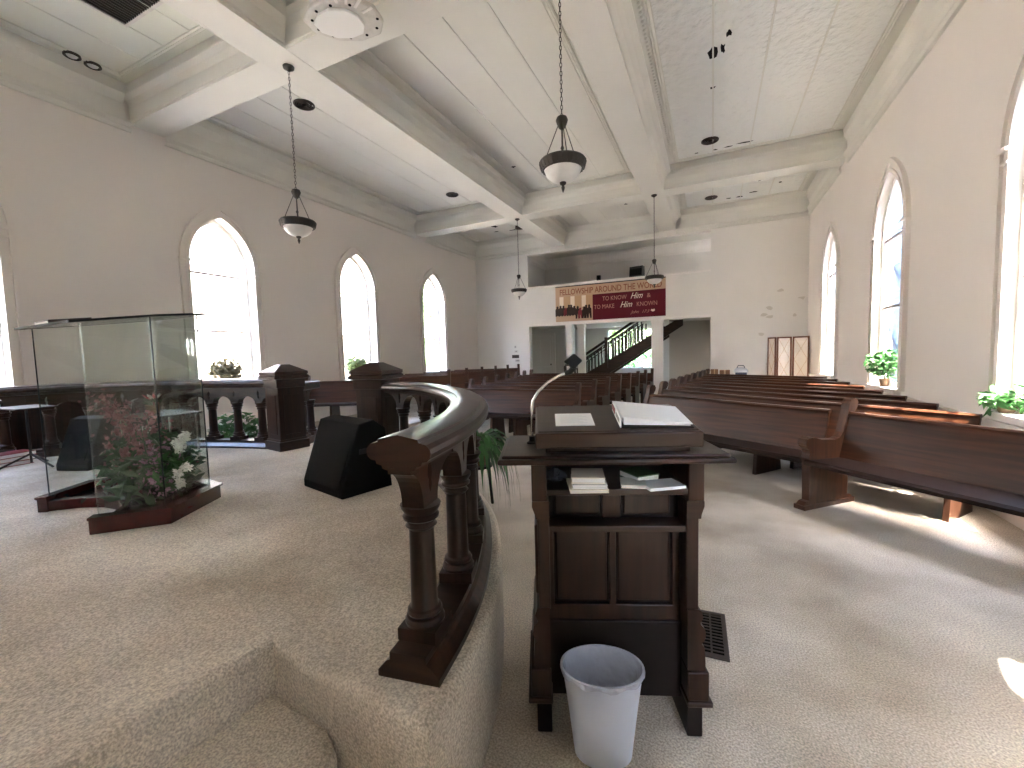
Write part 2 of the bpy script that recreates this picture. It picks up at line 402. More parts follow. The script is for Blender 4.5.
# far wall with gallery and vestibule openings
OX0, OX1 = -5.46, -.05
mb = MB().box(XL, OX0, YF, YF+.25, 0, ZC); mb.box(OX1, XR, YF, YF+.25, 0, ZC); mb.box(OX0, OX1, YF, YF+.25, 4.63, ZC)
far = sob('wall_far', mb, 'wallfar', 'white plaster end wall with gallery opening above the vestibule', 'wall')
MB().box(OX0, OX1, YF, YF+.2, 2.36, 3.56).build('gallery_parapet', 'wallfar', far)
MB().box(OX0, OX1, YF-.03, YF+.25, 3.56, 3.61).build('parapet_cap', 'trim', far, bevel=.008)
MB().box(OX0, OX1, YF-.02, YF+.22, 2.33, 2.39).build('opening_head', 'trim', far, bevel=.006)
for x0, x1, y0 in ((-4.20, -4.01, YF), (-3.90, -3.68, YF+.25), (-1.61, -1.30, YF)):
    mb = MB().box(x0, x1, y0, y0+.2, 0, 2.36); mb.box(x0-.02, x1+.02, y0-.02, y0+.22, 0, .2); mb.box(x0-.02, x1+.02, y0-.02, y0+.22, 2.24, 2.33)
    mb.build('post', 'trim', far, bevel=.008)
# chipped plaster in the far right corner
for q in range(9):
    cx, cz = 1.1+random.random()*1.0, 1.3+random.random()*2.4; n = 7; a0 = random.random()*6
    poly = [(cx+(.03+.05*random.random())*math.cos(a0+2*PI*i/n)*1.3, cz+(.02+.05*random.random())*math.sin(a0+2*PI*i/n)) for i in range(n)]
    MB().prism(poly, YF-.003, YF, 'y').build('flaking_patch', 'stain', far)
# gallery shell
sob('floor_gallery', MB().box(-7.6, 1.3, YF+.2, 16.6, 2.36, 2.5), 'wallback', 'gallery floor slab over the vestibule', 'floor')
g = MB().box(-6.2, .6, 16.6, 16.8, 2.5, 5.3); g.box(-6.4, -6.2, YF+.25, 16.8, 2.5, 5.3); g.box(.6, .8, YF+.25, 15.0, 2.5, 5.3); g.box(.6, .8, 16.0, 16.8, 2.5, 5.3); g.box(.6, .8, 15.0, 16.0, 2.5, 3.45); g.box(.6, .8, 15.0, 16.0, 4.15, 5.3)
sob('wall_gallery', g, 'wallfar', 'grey-white walls of the gallery above the vestibule', 'wall')
g = MB().box(-6.4, .8, YF+.2, 16.8, 5.2, 5.4)
sob('ceiling_gallery', g, 'ceil', 'white ceiling over the gallery', 'ceiling')
mb = MB(); pr = [(0, 0), (.03, 0), (.05, .08), (.12, .2), (.2, .28), (.24, .36), (0, .36)]
mb.sweep([(-o, 4.84+z) for o, z in pr], [(-6.2, YF+.3), (-6.2, 16.6), (.6, 16.6), (.6, YF+.3)][::-1])
sob('trim_3', mb, 'trim', 'deep plaster cornice round the gallery ceiling', 'trim')
wg = struct('window_12', 'gallery side window out of sight to the right', 'window', (.7, 15.5, 0))
for y in (-.48, 0, .48): MB().box(-.03, .03, y-.02, y+.02, 3.45, 4.15).build('glazing_bar', 'bar', wg)
for y0, y1 in ((-.46, -.02), (.02, .46)): MB().box(-.003, .003, y0, y1, 3.46, 4.14).build('pane', 'pane', wg)
# vestibule shell
V = MB().box(-7.2, -3.62, 16.4, 16.6, 0, 2.36); V.box(-1.9, 1.2, 16.4, 16.6, 0, 2.36); V.box(-3.62, -1.9, 16.4, 16.6, 0, .8); V.box(-3.62, -1.9, 16.4, 16.6, 2.3, 2.36)
V.box(-7.4, -7.2, YF+.25, 16.6, 0, 2.36); V.box(.02, .2, YF+.25, 16.6, 0, 2.36)
sob('wall_vestibule', V, 'wallfar', 'pale walls of the vestibule under the gallery', 'wall')
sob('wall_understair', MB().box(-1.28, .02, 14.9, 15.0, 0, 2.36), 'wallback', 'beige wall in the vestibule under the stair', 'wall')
wv = struct('window_11', 'vestibule window with green trees outside behind the stair', 'window', (-2.76, 16.5, 0))
for x in (-.86, -.30, .27, .82): MB().box(x-.02, x+.02, -.03, .03, .8, 2.3).build('glazing_bar', 'trim', wv)
for z in (.82, 1.55, 2.28): MB().box(-.86, .86, -.03, .03, z-.02, z+.02).build('glazing_bar', 'trim', wv)
for x0, x1 in ((-.84, -.32), (-.28, .25), (.29, .80)):
    for z0, z1 in ((.84, 1.53), (1.57, 2.26)): MB().box(x0, x1, -.003, .003, z0, z1).build('pane', 'pane', wv)
pl = bpy.data.lights.new('sky_portal', 'AREA'); pl.shape = 'RECTANGLE'; pl.size = 1.7; pl.size_y = 1.5; pl.cycles.is_portal = True
po = bpy.data.objects.new('sky_portal', pl); COL.objects.link(po); po.location = (-2.76, 16.62, 1.55); po.rotation_euler = Vector((0, -1, 0)).to_track_quat('-Z', 'Z').to_euler()
d1 = struct('door_1', 'white panelled door in the vestibule beside the far left wall', 'door', (-5.85, 15.2, 0))
MB().box(-.42, .42, 0, .04, .02, 2.1).build('door_leaf', 'trim', d1, bevel=.005)
for x in (-.2, .2):
    for z0, z1 in ((.2, .95), (1.1, 1.95)): MB().box(x-.14, x+.14, -.012, .0, z0, z1).build('door_panel', 'trim', d1, bevel=.008)
mb = MB().box(-.52, -.43, -.02, .06, 0, 2.2); mb.box(.43, .52, -.02, .06, 0, 2.2); mb.box(-.52, .52, -.02, .06, 2.11, 2.2); mb.build('door_frame', 'trim', d1)
mb = MB().box(-7.2, -6.38, 15.2, 15.35, 0, 2.36); mb.box(-5.32, -4.6, 15.2, 15.35, 0, 2.36); mb.box(-6.38, -5.32, 15.2, 15.35, 2.2, 2.36)
sob('wall_vestibule_partition', mb, 'wallfar', 'grey-white partition around the vestibule door', 'wall')
MB().lathe([(.012, 0), (.03, .03), (.03, .05), (.01, .06)], 10).build('door_knob', 'bronze', d1, loc=(.36, -.05, 1.0))

# ------------------------------------------------------------------ ceiling
ceil = sob('ceiling', MB().box(XL-TW, XR+TW, YB-.3, YF+.25, ZC+.012, ZC+.3), 'ceil', 'white coffered plaster and pressed-metal ceiling with heavy beams', 'ceiling')
BX = [(-4.62, -4.20), (-1.37, -.96)]; BY = [(3.39, 3.79), (9.72, 10.14)]
for a, b in BX:
    mb = MB().box(a, b, YB, YF, ZB, ZC+.012)
    for x0, x1 in ((a-.016, a+.02), (b-.02, b+.016)): mb.box(x0, x1, YB, YF, ZB-.001, ZB+.028)
    mb.build('beam', 'ceil', ceil)
for a, b in BY:
    for x0, x1 in ((XL, BX[0][0]), (BX[0][1], BX[1][0]), (BX[1][1], XR)):
        MB().box(x0, x1, a, b, ZB+.002, ZC+.012).build('beam', 'ceil', ceil)
CXs = [(XL, -4.62), (-4.20, -1.37), (-.96, XR)]; CYs = [(YB, 3.39), (3.79, 9.72), (10.14, YF)]
WP = [(0, 4.685), (.03, 4.69), (.05, 4.72), (.05, 4.745), (.025, 4.75), (.075, 4.79), (.075, 4.82), (.03, 4.83), (.07, 5.02), (.14, 5.13), (.14, ZC)]
WPR = [(0, 4.70), (.035, 4.71), (.055, 4.745), (.055, 4.77), (.025, 4.78), (.08, 4.85), (.08, 4.88), (.03, 4.90), (.045, 5.04), (.10, 5.14), (.10, ZC)]
BP = [(.017, 4.832), (.018, 4.833), (.019, 4.836), (.025, 4.84), (.025, 4.87), (.012, 4.875), (.04, 5.0), (.09, 5.08), (.16, 5.12), (.16, 5.145), (.12, ZC)]
FP = [(.0, 4.801), (.004, 4.801), (.004, 4.835), (.012, 4.84), (.012, 4.87), (.006, 4.875), (.012, 5.0), (.04, 5.08), (.09, 5.12), (.09, 5.145), (.06, ZC)]
def coffer(ix, iy):
    x0, x1 = CXs[ix]; y0, y1 = CYs[iy]
    pw = WP if ix == 0 else BP; pe = WPR if ix == 2 else BP; ps = WP if iy == 0 else FP; pn = WP if iy == 2 else FP
    vs = []; n = len(WP); fs = []
    for i in range(n):
        for (sx, px), (sy, py) in (((x0, pw), (y0, ps)), ((x1, pe), (y0, ps)), ((x1, pe), (y1, pn)), ((x0, pw), (y1, pn))):
            xx = sx+(px[i][0] if sx == x0 else -px[i][0]); yy = sy+(py[i][0] if sy == y0 else -py[i][0])
            vs.append((xx, yy, (px[i][1]+py[i][1])/2))
    # keep each side's own z by building four separate strips
    mb = MB()
    def side(pr, a0, a1, prA, prB, kind):
        v = []
        for i in range(n):
            o, z = pr[i]
            if kind == 'w': v += [(x0+o, y0+prA[i][0], z), (x0+o, y1-prB[i][0], z)]
            if kind == 'e': v += [(x1-o, y0+prA[i][0], z), (x1-o, y1-prB[i][0], z)]
            if kind == 's': v += [(x0+prA[i][0], y0+o, z), (x1-prB[i][0], y0+o, z)]
            if kind == 'n': v += [(x0+prA[i][0], y1-o, z), (x1-prB[i][0], y1-o, z)]
        mb.add(v, [(2*i, 2*i+1, 2*i+3, 2*i+2) for i in range(n-1)])
    side(pw, 0, 0, ps, pn, 'w'); side(pe, 0, 0, ps, pn, 'e'); side(ps, 0, 0, pw, pe, 's'); side(pn, 0, 0, pw, pe, 'n')
    fm = 'green' if (ix == 0 and iy == 0) else ('tin' if ix == 2 else 'ceil')
    mb.build('crown_moulding', 'ceil', ceil)
    # field: border frame bead and panel strips
    fx0 = x0+pw[-1][0]; fx1 = x1-pe[-1][0]; fy0 = y0+ps[-1][0]; fy1 = y1-pn[-1][0]
    a0, a1, b0, b1 = fx0+.16, fx1-.16, fy0+.14, fy1-.14
    pr = [(-.03, ZC+.004), (-.03, ZC-.012), (-.012, ZC-.022), (.004, ZC-.012), (.02, ZC-.024), (.035, ZC-.012), (.035, ZC+.004)]
    MB().sweep(pr, [(a0, b0), (a1, b0), (a1, b1), (a0, b1)], closed=True).build('frame_bead', fm if fm == 'green' else 'ceil', ceil)
    MB().add([(fx0, fy0, ZC+.004), (fx1, fy0, ZC+.004), (fx1, fy1, ZC+.004), (fx0, fy1, ZC+.004)], [(0, 1, 2, 3)]).build('border', fm if fm != 'tin' else 'ceil', ceil)
    npan = 4; wdt = (a1-a0-.07)/npan
    for q in range(npan):
        xa = a0+.035+q*wdt
        MB().box(xa+.012, xa+wdt-.012, b0+.035, b1-.035, ZC-.008, ZC+.006).build('ceiling_panel', fm, ceil, bevel=.004)
        if q:
            MB().sweep([(-.014, ZC+.003), (-.008, ZC-.014), (.008, ZC-.014), (.014, ZC+.003)], [(xa, b0+.035), (xa, b1-.035)]).build('panel_bead', fm if fm == 'green' else 'ceil', ceil)
    if fm == 'tin' or (ix, iy) == (0, 2):
        # rope-like ornament beside the frame
        pts = []
        yy = b0+.1
        mb = MB()
        while yy < b1-.1:
            mb.ball((a0-.075, yy, ZC-.002), .028, 6, 4, (1, 1.2, .45)); yy += .075
        mb.build('ornament_band', 'ceil', ceil, smooth=True)['kind'] = 'stuff'
    return a0, a1, b0, b1
for ix in range(3):
    for iy in range(3): coffer(ix, iy)
# flaked holes in the ceiling paint
def flake(cx, cy, rx, ry, z=ZC-.0095, n=11, seed=0):
    rnd = random.Random(seed); poly = []
    for i in range(n):
        a = 2*PI*i/n; k = .45+.75*rnd.random(); poly.append((cx+rx*k*math.cos(a), cy+ry*k*math.sin(a)))
    MB().prism(poly, z, z+.002, 'z').build('peeled_patch', 'hole', ceil)
for i, (cx, cy, rx, ry) in enumerate(((-.02, 6.4, .06, .16), (.10, 6.35, .03, .12), (.16, 6.1, .03, .08), (-.02, 7.2, .05, .03), (.55, 9.33, .16, .035), (.25, 9.36, .08, .02), (.02, 9.38, .05, .03), (-.3, 9.36, .05, .03),
        (.95, 11.5, .04, .12), (1.2, 11.2, .05, .10), (.9, 12.3, .10, .05), (.6, 12.5, .10, .05), (.35, 12.5, .07, .04), (1.4, 11.9, .05, .05),
        (-5.9, 11.6, .12, .10), (-5.6, 11.2, .10, .05), (-5.3, 11.9, .08, .12), (-5.55, 12.2, .16, .05), (-5.0, 11.4, .06, .06), (-6.1, 12.1, .08, .05),
        (-3.35, 11.2, .09, .05), (-2.05, 11.6, .05, .05), (-3.7, 8.2, .05, .05), (-4.9, 5.3, .03, .03))):
    flake(cx, cy, rx, ry, seed=i)

# ceiling fittings
def vent_round(x, y, lab):
    t = thing('ceiling_diffuser', lab, 'vent', (x, y, ZC-.008), group='round ceiling diffusers')
    MB().lathe([(.15, 0), (.15, -.012), (.135, -.02), (.125, -.012), (.125, 0)], 20, cap=False).build('rim', 'regm', t, smooth=True)
    for r in (.10, .07, .04): MB().lathe([(r+.012, -.004), (r, -.016), (r-.006, -.012), (r, -.002)], 18, cap=False).build('louvre_ring', 'regm', t, smooth=True)
    MB().lathe([(.124, -.002), (.124, -.001)], 18).build('throat', 'hole', t)
vent_round(-5.55, 4.75, 'dark round ceiling diffuser near the left pendant lamp')
vent_round(-.06, 8.93, 'dark round ceiling diffuser at the far end of the large right coffer')
vent_round(-.05, 12.2, 'dark round ceiling diffuser in the small far right coffer')
vent_round(-5.6, 8.85, 'dark round ceiling diffuser at the far end of the long left coffer')
vent_round(-5.3, 12.1, 'dark round ceiling diffuser among flaked paint in the far left coffer')
for x, y, lab in ((-7.13, 2.73, 'left of two recessed downlights above the left wall'), (-7.14, 2.93, 'right of two recessed downlights above the left wall')):
    t = thing('recessed_downlight', lab, 'downlight', (x, y, ZC-.012), group='paired recessed downlights')
    MB().lathe([(.085, 0), (.085, -.02), (.07, -.028), (.06, -.02), (.06, 0)], 18, cap=False).build('trim_ring', 'bronze', t, smooth=True)
    MB().lathe([(.055, -.004), (.05, -.02), (.03, -.032), (.004, -.036)], 16).build('lens', 'alab', t, smooth=True)
t = thing('return_air_grille', 'black slatted return air grille in the greenish near left coffer', 'vent', (-5.55, 2.35, ZC-.008))
mb = MB().box(-.42, .42, -.45, -.42, -.02, 0); mb.box(-.42, .42, .42, .45, -.02, 0); mb.box(-.45, -.42, -.45, .45, -.02, 0); mb.box(.42, .45, -.45, .45, -.02, 0); mb.box(-.42, .42, -.012, .012, -.018, 0)
mb.build('frame', 'whiteg', t); MB().box(-.42, .42, -.42, .42, -.003, -.001).build('duct', 'hole', t)
for i in range(20):
    x = -.40+i*.042; MB().box(x-.006, x+.006, -.42, .42, -.016, -.004).build('slat', 'regm', t)

# ceiling mounted projector bracket
t = thing('ceiling_mount_plate', 'round white perforated mounting plate under the near ceiling beam', 'ceiling mount', (-3.15, 3.22, 4.62), R(20))
poly = [(.40*math.cos(2*PI*i/10+.2)*(1 if i % 3 else .9), .27*math.sin(2*PI*i/10+.2)) for i in range(10)]
MB().prism(poly, 0, .05).build('plate', 'whiteg', t, bevel=.02)
MB().prism([(x*.62-.05, y*.66) for x, y in poly], -.025, 0).build('inner_plate', 'white', t, bevel=.006)
for i in range(11):
    a = 2*PI*i/11; MB().lathe([(.014, -.004), (.014, .0)], 10, (.31*math.cos(a), .20*math.sin(a), 0)).build('bolt_hole', 'hole', t)
for i in range(4):
    a = .4+i*.35; MB().prism([(.22, -.012), (.34, -.012), (.34, .012), (.22, .012)], -.006, 0).build('slot', 'trim', t, rz=-a)
MB().lathe([(.05, .05), (.05, .2)], 14).build('stem', 'white', t)
MB().lathe([(.13, .16), (.13, .18)], 18).build('ceiling_flange', 'white', t)

# pendants
def pendant_parts():
    out = []
    out.append(('canopy', MB().lathe([(.012, -.05), (.03, -.035), (.058, -.02), (.062, 0)], 16).mesh('canopy', 'bronze'), True))
    mb = MB(); z = -.045; i = 0
    while z > -1.36:                     # chain links
        a = PI/2*(i % 2)
        lp = [(.0095*math.cos(q)*math.cos(a), .0095*math.cos(q)*math.sin(a), z-.02+.021*math.sin(q)) for q in [2*PI*k/8 for k in range(9)]]
        mb.tube(lp, .003, 5); z -= .034; i += 1
    out.append(('chain', mb.mesh('chain', 'bronze'), False))
    out.append(('hub', MB().lathe([(.006, -1.36), (.042, -1.37), (.052, -1.395), (.044, -1.42), (.028, -1.455), (.012, -1.47)], 14).mesh('hub', 'bronze'), True))
    out.append(('stem', MB().lathe([(.007, -1.47), (.007, -1.60), (.016, -1.62), (.007, -1.64), (.007, -1.93)], 10).mesh('stem', 'bronze'), True))
    out.append(('bowl', MB().lathe([(.165, -1.765), (.158, -1.80), (.138, -1.845), (.10, -1.88), (.05, -1.90), (.004, -1.905)], 24).mesh('bowl', 'alab'), True))
    out.append(('finial', MB().lathe([(.004, -1.985), (.011, -1.965), (.016, -1.945), (.010, -1.93), (.028, -1.915), (.028, -1.900)], 12).mesh('finial', 'bronze'), True))
    mb = MB().lathe([(.192, -1.725), (.200, -1.738), (.188, -1.775), (.170, -1.805), (.161, -1.805), (.168, -1.76), (.176, -1.725), (.192, -1.725)], 28, cap=False)
    out.append(('ring', mb.mesh('ring', 'bronze'), True))
    mb = MB()
    for k in range(28):
        a = 2*PI*k/28; c, s_ = math.cos(a), math.sin(a); mb.tube([(.197*c, .197*s_, -1.738), (.180*c, .180*s_, -1.795)], .006, 5)
    out.append(('ring_fluting', mb.mesh('ring_fluting', 'bronze'), False))
    for k in range(3):
        a = .5+2*PI*k/3; c, s_ = math.cos(a), math.sin(a)
        out.append(('rod', MB().tube([(.03*c, .03*s_, -1.42), (.183*c, .183*s_, -1.735)], .0042, 6).mesh('rod', 'bronze'), False))
    return out
PP = pendant_parts()
for x, y, lab in ((-4.41, 3.59, 'bronze pendant lamp with alabaster bowl in front of the left wall'), (-1.16, 3.59, 'largest bronze pendant lamp with alabaster bowl, nearest the camera'),
                  (-4.41, 9.93, 'small far bronze pendant lamp left of the gallery'), (-1.16, 9.93, 'far bronze pendant lamp hanging in front of the banner')):
    t = thing('pendant_lamp', lab, 'pendant lamp', (x, y, ZB), random.random(), 'bowl pendant lamps')
    for nm, me, sm in PP:
        o = place(nm, me, t, smooth=sm)
        if nm in ('chain', 'ring_fluting'): o['kind'] = 'stuff'

# ------------------------------------------------------------------ platform and rails
def catmull(pts, n=6):
    out = []; pts = [Vector((*p, 0)) for p in pts]; m = len(pts)
    for i in range(m-1):
        p0 = pts[max(i-1, 0)]; p1 = pts[i]; p2 = pts[i+1]; p3 = pts[min(i+2, m-1)]
        for k in range(n):
            t = k/n; out.append(.5*((2*p1)+(p2-p0)*t+(2*p0-5*p1+4*p2-p3)*t*t+(3*p1-p0-3*p2+p3)*t**3))
    out.append(pts[-1]); return [(p.x, p.y) for p in out]
def resample(path, ds):
    pts = [Vector((*p, 0)) for p in path]; out = []; acc = 0; nxt = 0; L = sum((pts[i+1]-pts[i]).length for i in range(len(pts)-1))
    n = max(2, round(L/ds)); step = L/n; d = 0; i = 0; res = []
    for k in range(n+1):
        target = k*step; run = 0
        for j in range(len(pts)-1):
            seg = (pts[j+1]-pts[j]).length
            if run+seg >= target-1e-6 or j == len(pts)-2:
                t = (target-run)/seg; p = pts[j].lerp(pts[j+1], min(1, max(0, t))); tg = (pts[j+1]-pts[j]).normalized(); res.append((p, tg)); break
            run += seg
    return res
RR = catmull([(-.845, .985), (-.895, 1.25), (-.99, 1.55), (-1.17, 1.93), (-1.42, 2.32), (-1.80, 2.72), (-2.25, 3.04), (-2.60, 3.18), (-2.88, 3.25)], 6)
LR = catmull([(-4.56, 3.24), (-5.05, 3.14), (-5.58, 2.98), (-6.15, 2.70), (-6.58, 2.34), (-6.84, 1.90), (-6.95, 1.45), (-7.0, .9)], 6)
def offset(path, d):
    pts = [Vector((*p, 0)) for p in path]; out = []
    for i, p in enumerate(pts):
        t = (pts[min(i+1, len(pts)-1)]-pts[max(i-1, 0)]).normalized(); out.append((p.x+t.y*d, p.y-t.x*d))
    return out
outl = [(-.685, .87)]+offset(RR, .155)[1:]+[(-3.0, 3.44), (-4.42, 3.44)]+offset(LR, .2)[2:-2]
outl = [p for p in outl]
outl += [(-7.40, 1.2), (-7.40, YB), (-1.75, YB), (-1.58, -.5), (-1.475, .3), (-1.42, .945), (-1.22, .915)]
bm = bmesh.new(); vs = [bm.verts.new((x, y, 0)) for x, y in outl]; f = bm.faces.new(vs)
if f.normal.z < 0: f.normal_flip()
ex = bmesh.ops.extrude_face_region(bm, geom=[f]); tv = [g for g in ex['geom'] if isinstance(g, bmesh.types.BMVert)]
bmesh.ops.translate(bm, verts=tv, vec=(0, 0, P)); te = [e for e in bm.edges if all(v.co.z > P-.01 for v in e.verts)]
bmesh.ops.bevel(bm, geom=te, offset=.035, segments=4, affect='EDGES', profile=.5)
bmesh.ops.recalc_face_normals(bm, faces=bm.faces)
me = bpy.data.meshes.new('platform'); bm.to_mesh(me); bm.free(); me.materials.append(MT['carpet'])
plat = place('platform', me); tag(plat, 'raised carpeted platform with a curved front edge', 'platform', None, 'structure')
MB().prism([(-1.50, .96), (-1.14, .925), (-1.04, .87), (-.98, .76), (-1.02, -.6), (-1.62, -.6), (-1.52, .2)], 0, .26).build('step', 'carpet', plat, bevel=.03)
MB().prism([(-1.3, .90), (-.75, .885), (-.70, .80), (-.68, .6), (-.75, -.6), (-1.3, -.6)], 0, .13).build('step', 'carpet', plat, bevel=.03)
for i, z in ((0, .30), (1, .15)):
    MB().box(-4.35, -3.05, 3.3, 3.72+.28*i, 0, z).build('step', 'carpet', plat, bevel=.025)

# column and spandrel pieces shared by both rails
colp = MB().box(-.066, .066, -.066, .066, .085, .125)
colp.lathe([(.064, .125), (.066, .135), (.060, .148), (.052, .152), (.058, .162), (.055, .172), (.047, .178), (.044, .19), (.0405, .44), (.046, .446), (.052, .452), (.046, .460), (.046, .468), (.058, .476), (.060, .485), (.052, .493), (.058, .502), (.064, .512), (.066, .522)], 20)
COLM = colp.mesh('column', 'woodv'); sharp_by_angle(COLM, 35)
def spandrel(hl, hr, ztop, z0=.52, zap=.655, hole=True, hw=.05):
    def half(h):
        n = 8; L = []
        for k in range(n+1):
            t = k/n; L.append((hw+(h-hw)*(1-math.cos(t*PI/2)), z0+(zap-z0)*math.sin(t*PI/2)))
        return L
    Lr = half(hr); Ll = half(hl)
    outer = [(-hl, ztop), (-hl, zap)]+[(-q, z) for q, z in Ll[::-1][1:]]+Lr+[(hr, ztop)]
    hol = [(0, .560), (.012, .585), (.008, .602), (.016, .622), (.013, .645), (.004, .662), (0, .668), (-.004, .662), (-.013, .645), (-.016, .622), (-.008, .602), (-.012, .585)]
    mb = MB(); slab(mb, outer, [hol] if hole else [], lambda p: (p[0], -.038, p[1]), lambda p: (p[0], .038, p[1]))
    return mb.mesh('spandrel', 'wood')
def at_len(path, d):
    pts = [Vector((*p, 0)) for p in path]; run = 0
    for j in range(len(pts)-1):
        seg = (pts[j+1]-pts[j]).length
        if run+seg >= d or j == len(pts)-2: return pts[j].lerp(pts[j+1], (d-run)/seg), (pts[j+1]-pts[j]).normalized()
        run += seg
def make_rail(name, label, path, R_, pitch=.36, first=.125, zap=.655, z0=.52):
    t = thing(name, label, 'communion rail', (0, 0, P))
    smooth = [(p.x, p.y) for p, _ in resample(path, .08)]
    prof = [(-.105, 0), (.105, 0), (.105, .022), (.075, .055), (.062, .062), (.062, .085), (-.062, .085), (-.062, .062), (-.075, .055), (-.105, .022)]
    MB().sweep(prof, smooth).build('base_rail', 'wood', t)
    c0 = R_-.745
    h = [(0, .0), (.066, -.013), (.068, -.022), (.092, -.028), (.104, -.040), (.108, -.054), (.104, -.068), (.094, -.077), (.078, -.080), (.074, -.090), (.058, -.094), (.055, -.104), (.040, -.108)]
    prof = [(o, .745+c0+z) for o, z in h]+[(-o, .745+c0+z) for o, z in h[:0:-1]]
    MB().sweep(prof, smooth).build('cap_rail', 'wood', t, smooth=True, ang=24)
    Ltot = sum((Vector(smooth[i+1])-Vector(smooth[i])).length for i in range(len(smooth)-1))
    n = int((Ltot-first-.08)/pitch)+1; ztop = .645+c0
    s0 = spandrel(first, pitch/2*1.01, ztop, z0, zap); s1 = spandrel(pitch/2*1.01, pitch/2*1.01, ztop, z0, zap)
    for i in range(n):
        p, tg = at_len(smooth, first+i*pitch); a = math.atan2(tg.y, tg.x)
        place('column', COLM, t, (p.x, p.y, 0), a); place('spandrel', s1 if i else s0, t, (p.x, p.y, 0), a)
    return t
def newel(par, x, y, rz, zoff):
    """thick panelled post with hipped cap, a part of the rail"""
    mb = MB().box(-.145, .145, -.145, .145, .1, .70); body = mb.build('newel_post', 'woodv', par, (x, y, 0), rz, bevel=.006)
    mb = MB().box(-.17, .17, -.17, .17, 0, .10); mb.box(-.155, .155, -.155, .155, .10, .125); mb.build('newel_plinth', 'wood', body, bevel=.006)
    for a in range(4):
        MB().box(-.09, .09, -.153, -.145, .18, .62).build('newel_panel', 'woodv', body, rz=a*PI/2, bevel=.005)
    mb = MB().box(-.16, .16, -.16, .16, .70, .79); mb.build('newel_frieze', 'wood', body, bevel=.005)
    vs = []
    prof = [(.16, .79), (.19, .80), (.19, .83), (.175, .84), (.185, .85), (.185, .875), (.05, .955), (.0, .957)]
    m = MB()
    for i in range(len(prof)-1):
        (r0, z0), (r1, z1) = prof[i], prof[i+1]
        q = lambda r, z: [(-r, -r, z), (r, -r, z), (r, r, z), (-r, r, z)]
        m.add(q(r0, z0)+q(r1, z1), [(k, (k+1) % 4, 4+(k+1) % 4, 4+k) for k in range(4)])
    m.build('newel_cap', 'wood', body)
rr = make_rail('communion_rail', 'curved dark wooden communion rail in the foreground with arched columns', RR, .77, zap=.65)
newel(rr, -3.03, 3.27, R(8), 0)
lr = make_rail('communion_rail', 'dark wooden communion rail along the far left side of the platform', LR, .805, pitch=.34, first=.17, zap=.60)
newel(lr, -4.40, 3.27, R(-10), 0)
# short return behind the left newel post
rb = MB().box(-.07, .07, 0, .42, 0, .085); rb.build('return_base', 'wood', lr, (-4.42, 3.42, -.02), R(24))
rb = MB().box(-.10, .10, 0, .44, .66, .755); rb.build('return_cap', 'wood', lr, (-4.42, 3.42, -.02), R(24), bevel=.02)
place('return_spandrel', spandrel(.17, .17, .66), lr, (-4.50, 3.60, -.02), R(114))
for i in range(2): place('return_column', COLM, lr, (-4.47-.08*i, 3.53+.19*i, -.02), R(24))

# ------------------------------------------------------------------ pews
def end_mesh():
    pl = [(-.47, 0), (.16, 0), (.16, .045), (.13, .07), (.09, .075), (.10, .40), (.13, .60), (.17, .84), (.205, .885), (.215, .925), (.195, .955), (.155, .965), (.115, .95), (.095, .915), (.085, .86), (.02, .66), (-.02, .615), (-.07, .60), (-.26, .615), (-.33, .635), (-.385, .645), (-.43, .63), (-.455, .595), (-.45, .56), (-.415, .535), (-.405, .50), (-.42, .46), (-.405, .40), (-.40, .075), (-.44, .07), (-.47, .045)]
    mb = MB(); slab(mb, pl, [], lambda p: (-.035, p[0], p[1]), lambda p: (.035, p[0], p[1]))
    mb.lathe([(.038, -.041), (.038, .041)], 12)
    v = mb.v[-24:]
    # turn the lathe into the arm scroll boss (axis along x)
    mb.v[-24:] = [(z, -.425+x, .60+y) for x, y, z in v]
    mb.box(-.05, .05, -.48, .17, 0, .04)
    return mb.mesh('end_panel', 'pewend')
ENDM = end_mesh()
SUPM = MB().prism([(-.40, 0), (.08, 0), (.03, .42), (-.36, .42)], -.02, .02, 'x').mesh('support', 'pewend')
def pew(a, b, label, group, ends=(1, 1), sup=None, cat='pew', z=0, front=False):
    """a,b: plan points of the BACK TOP line's left and right end (looking from the front); the seat faces the platform"""
    A = Vector((*a, 0)); B = Vector((*b, 0)); d = B-A; L = d.length; ang = math.atan2(d.y, d.x)
    t = thing('pew', label, cat, (a[0], a[1], z), ang, group)
    y0 = -.09                                # back top line is local y=0
    MB().prism([(-.55+.0, .40), (-.555, .43), (-.53, .447), (-.30, .437), (-.13, .43), (-.13, .40), (-.5, .395)], 0, L, 'x').build('seat', 'pewseat', t)
    MB().prism([(-.155, .38), (-.125, .38), (.008, .815), (-.026, .815)], 0, L, 'x').build('backrest', 'pew', t)
    MB().prism([(-.036, .805), (.018, .805), (.024, .822), (.012, .84), (-.024, .84), (-.040, .825)], 0, L, 'x').build('top_rail', 'pew', t)
    for e, x in ((ends[0], 0), (ends[1], L)):
        if e:
            o = place('end_panel', ENDM, t, (x, -.115, 0)); 
    for q in ([.33, .67] if sup is None else sup):
        place('support', SUPM, t, (q*L, -.12, 0))
    return t
# centre block
NC = 8
for i in range(NC):
    y = 6.72+.78*i
    pew((-4.42-.10*i, y+.10), (-1.98+.07*i, y), 'walnut pew in the %s row of the centre block' % ORD[i], 'centre block pews', ends=(0 if i == 0 else 1, 1), sup=[.44, .62])
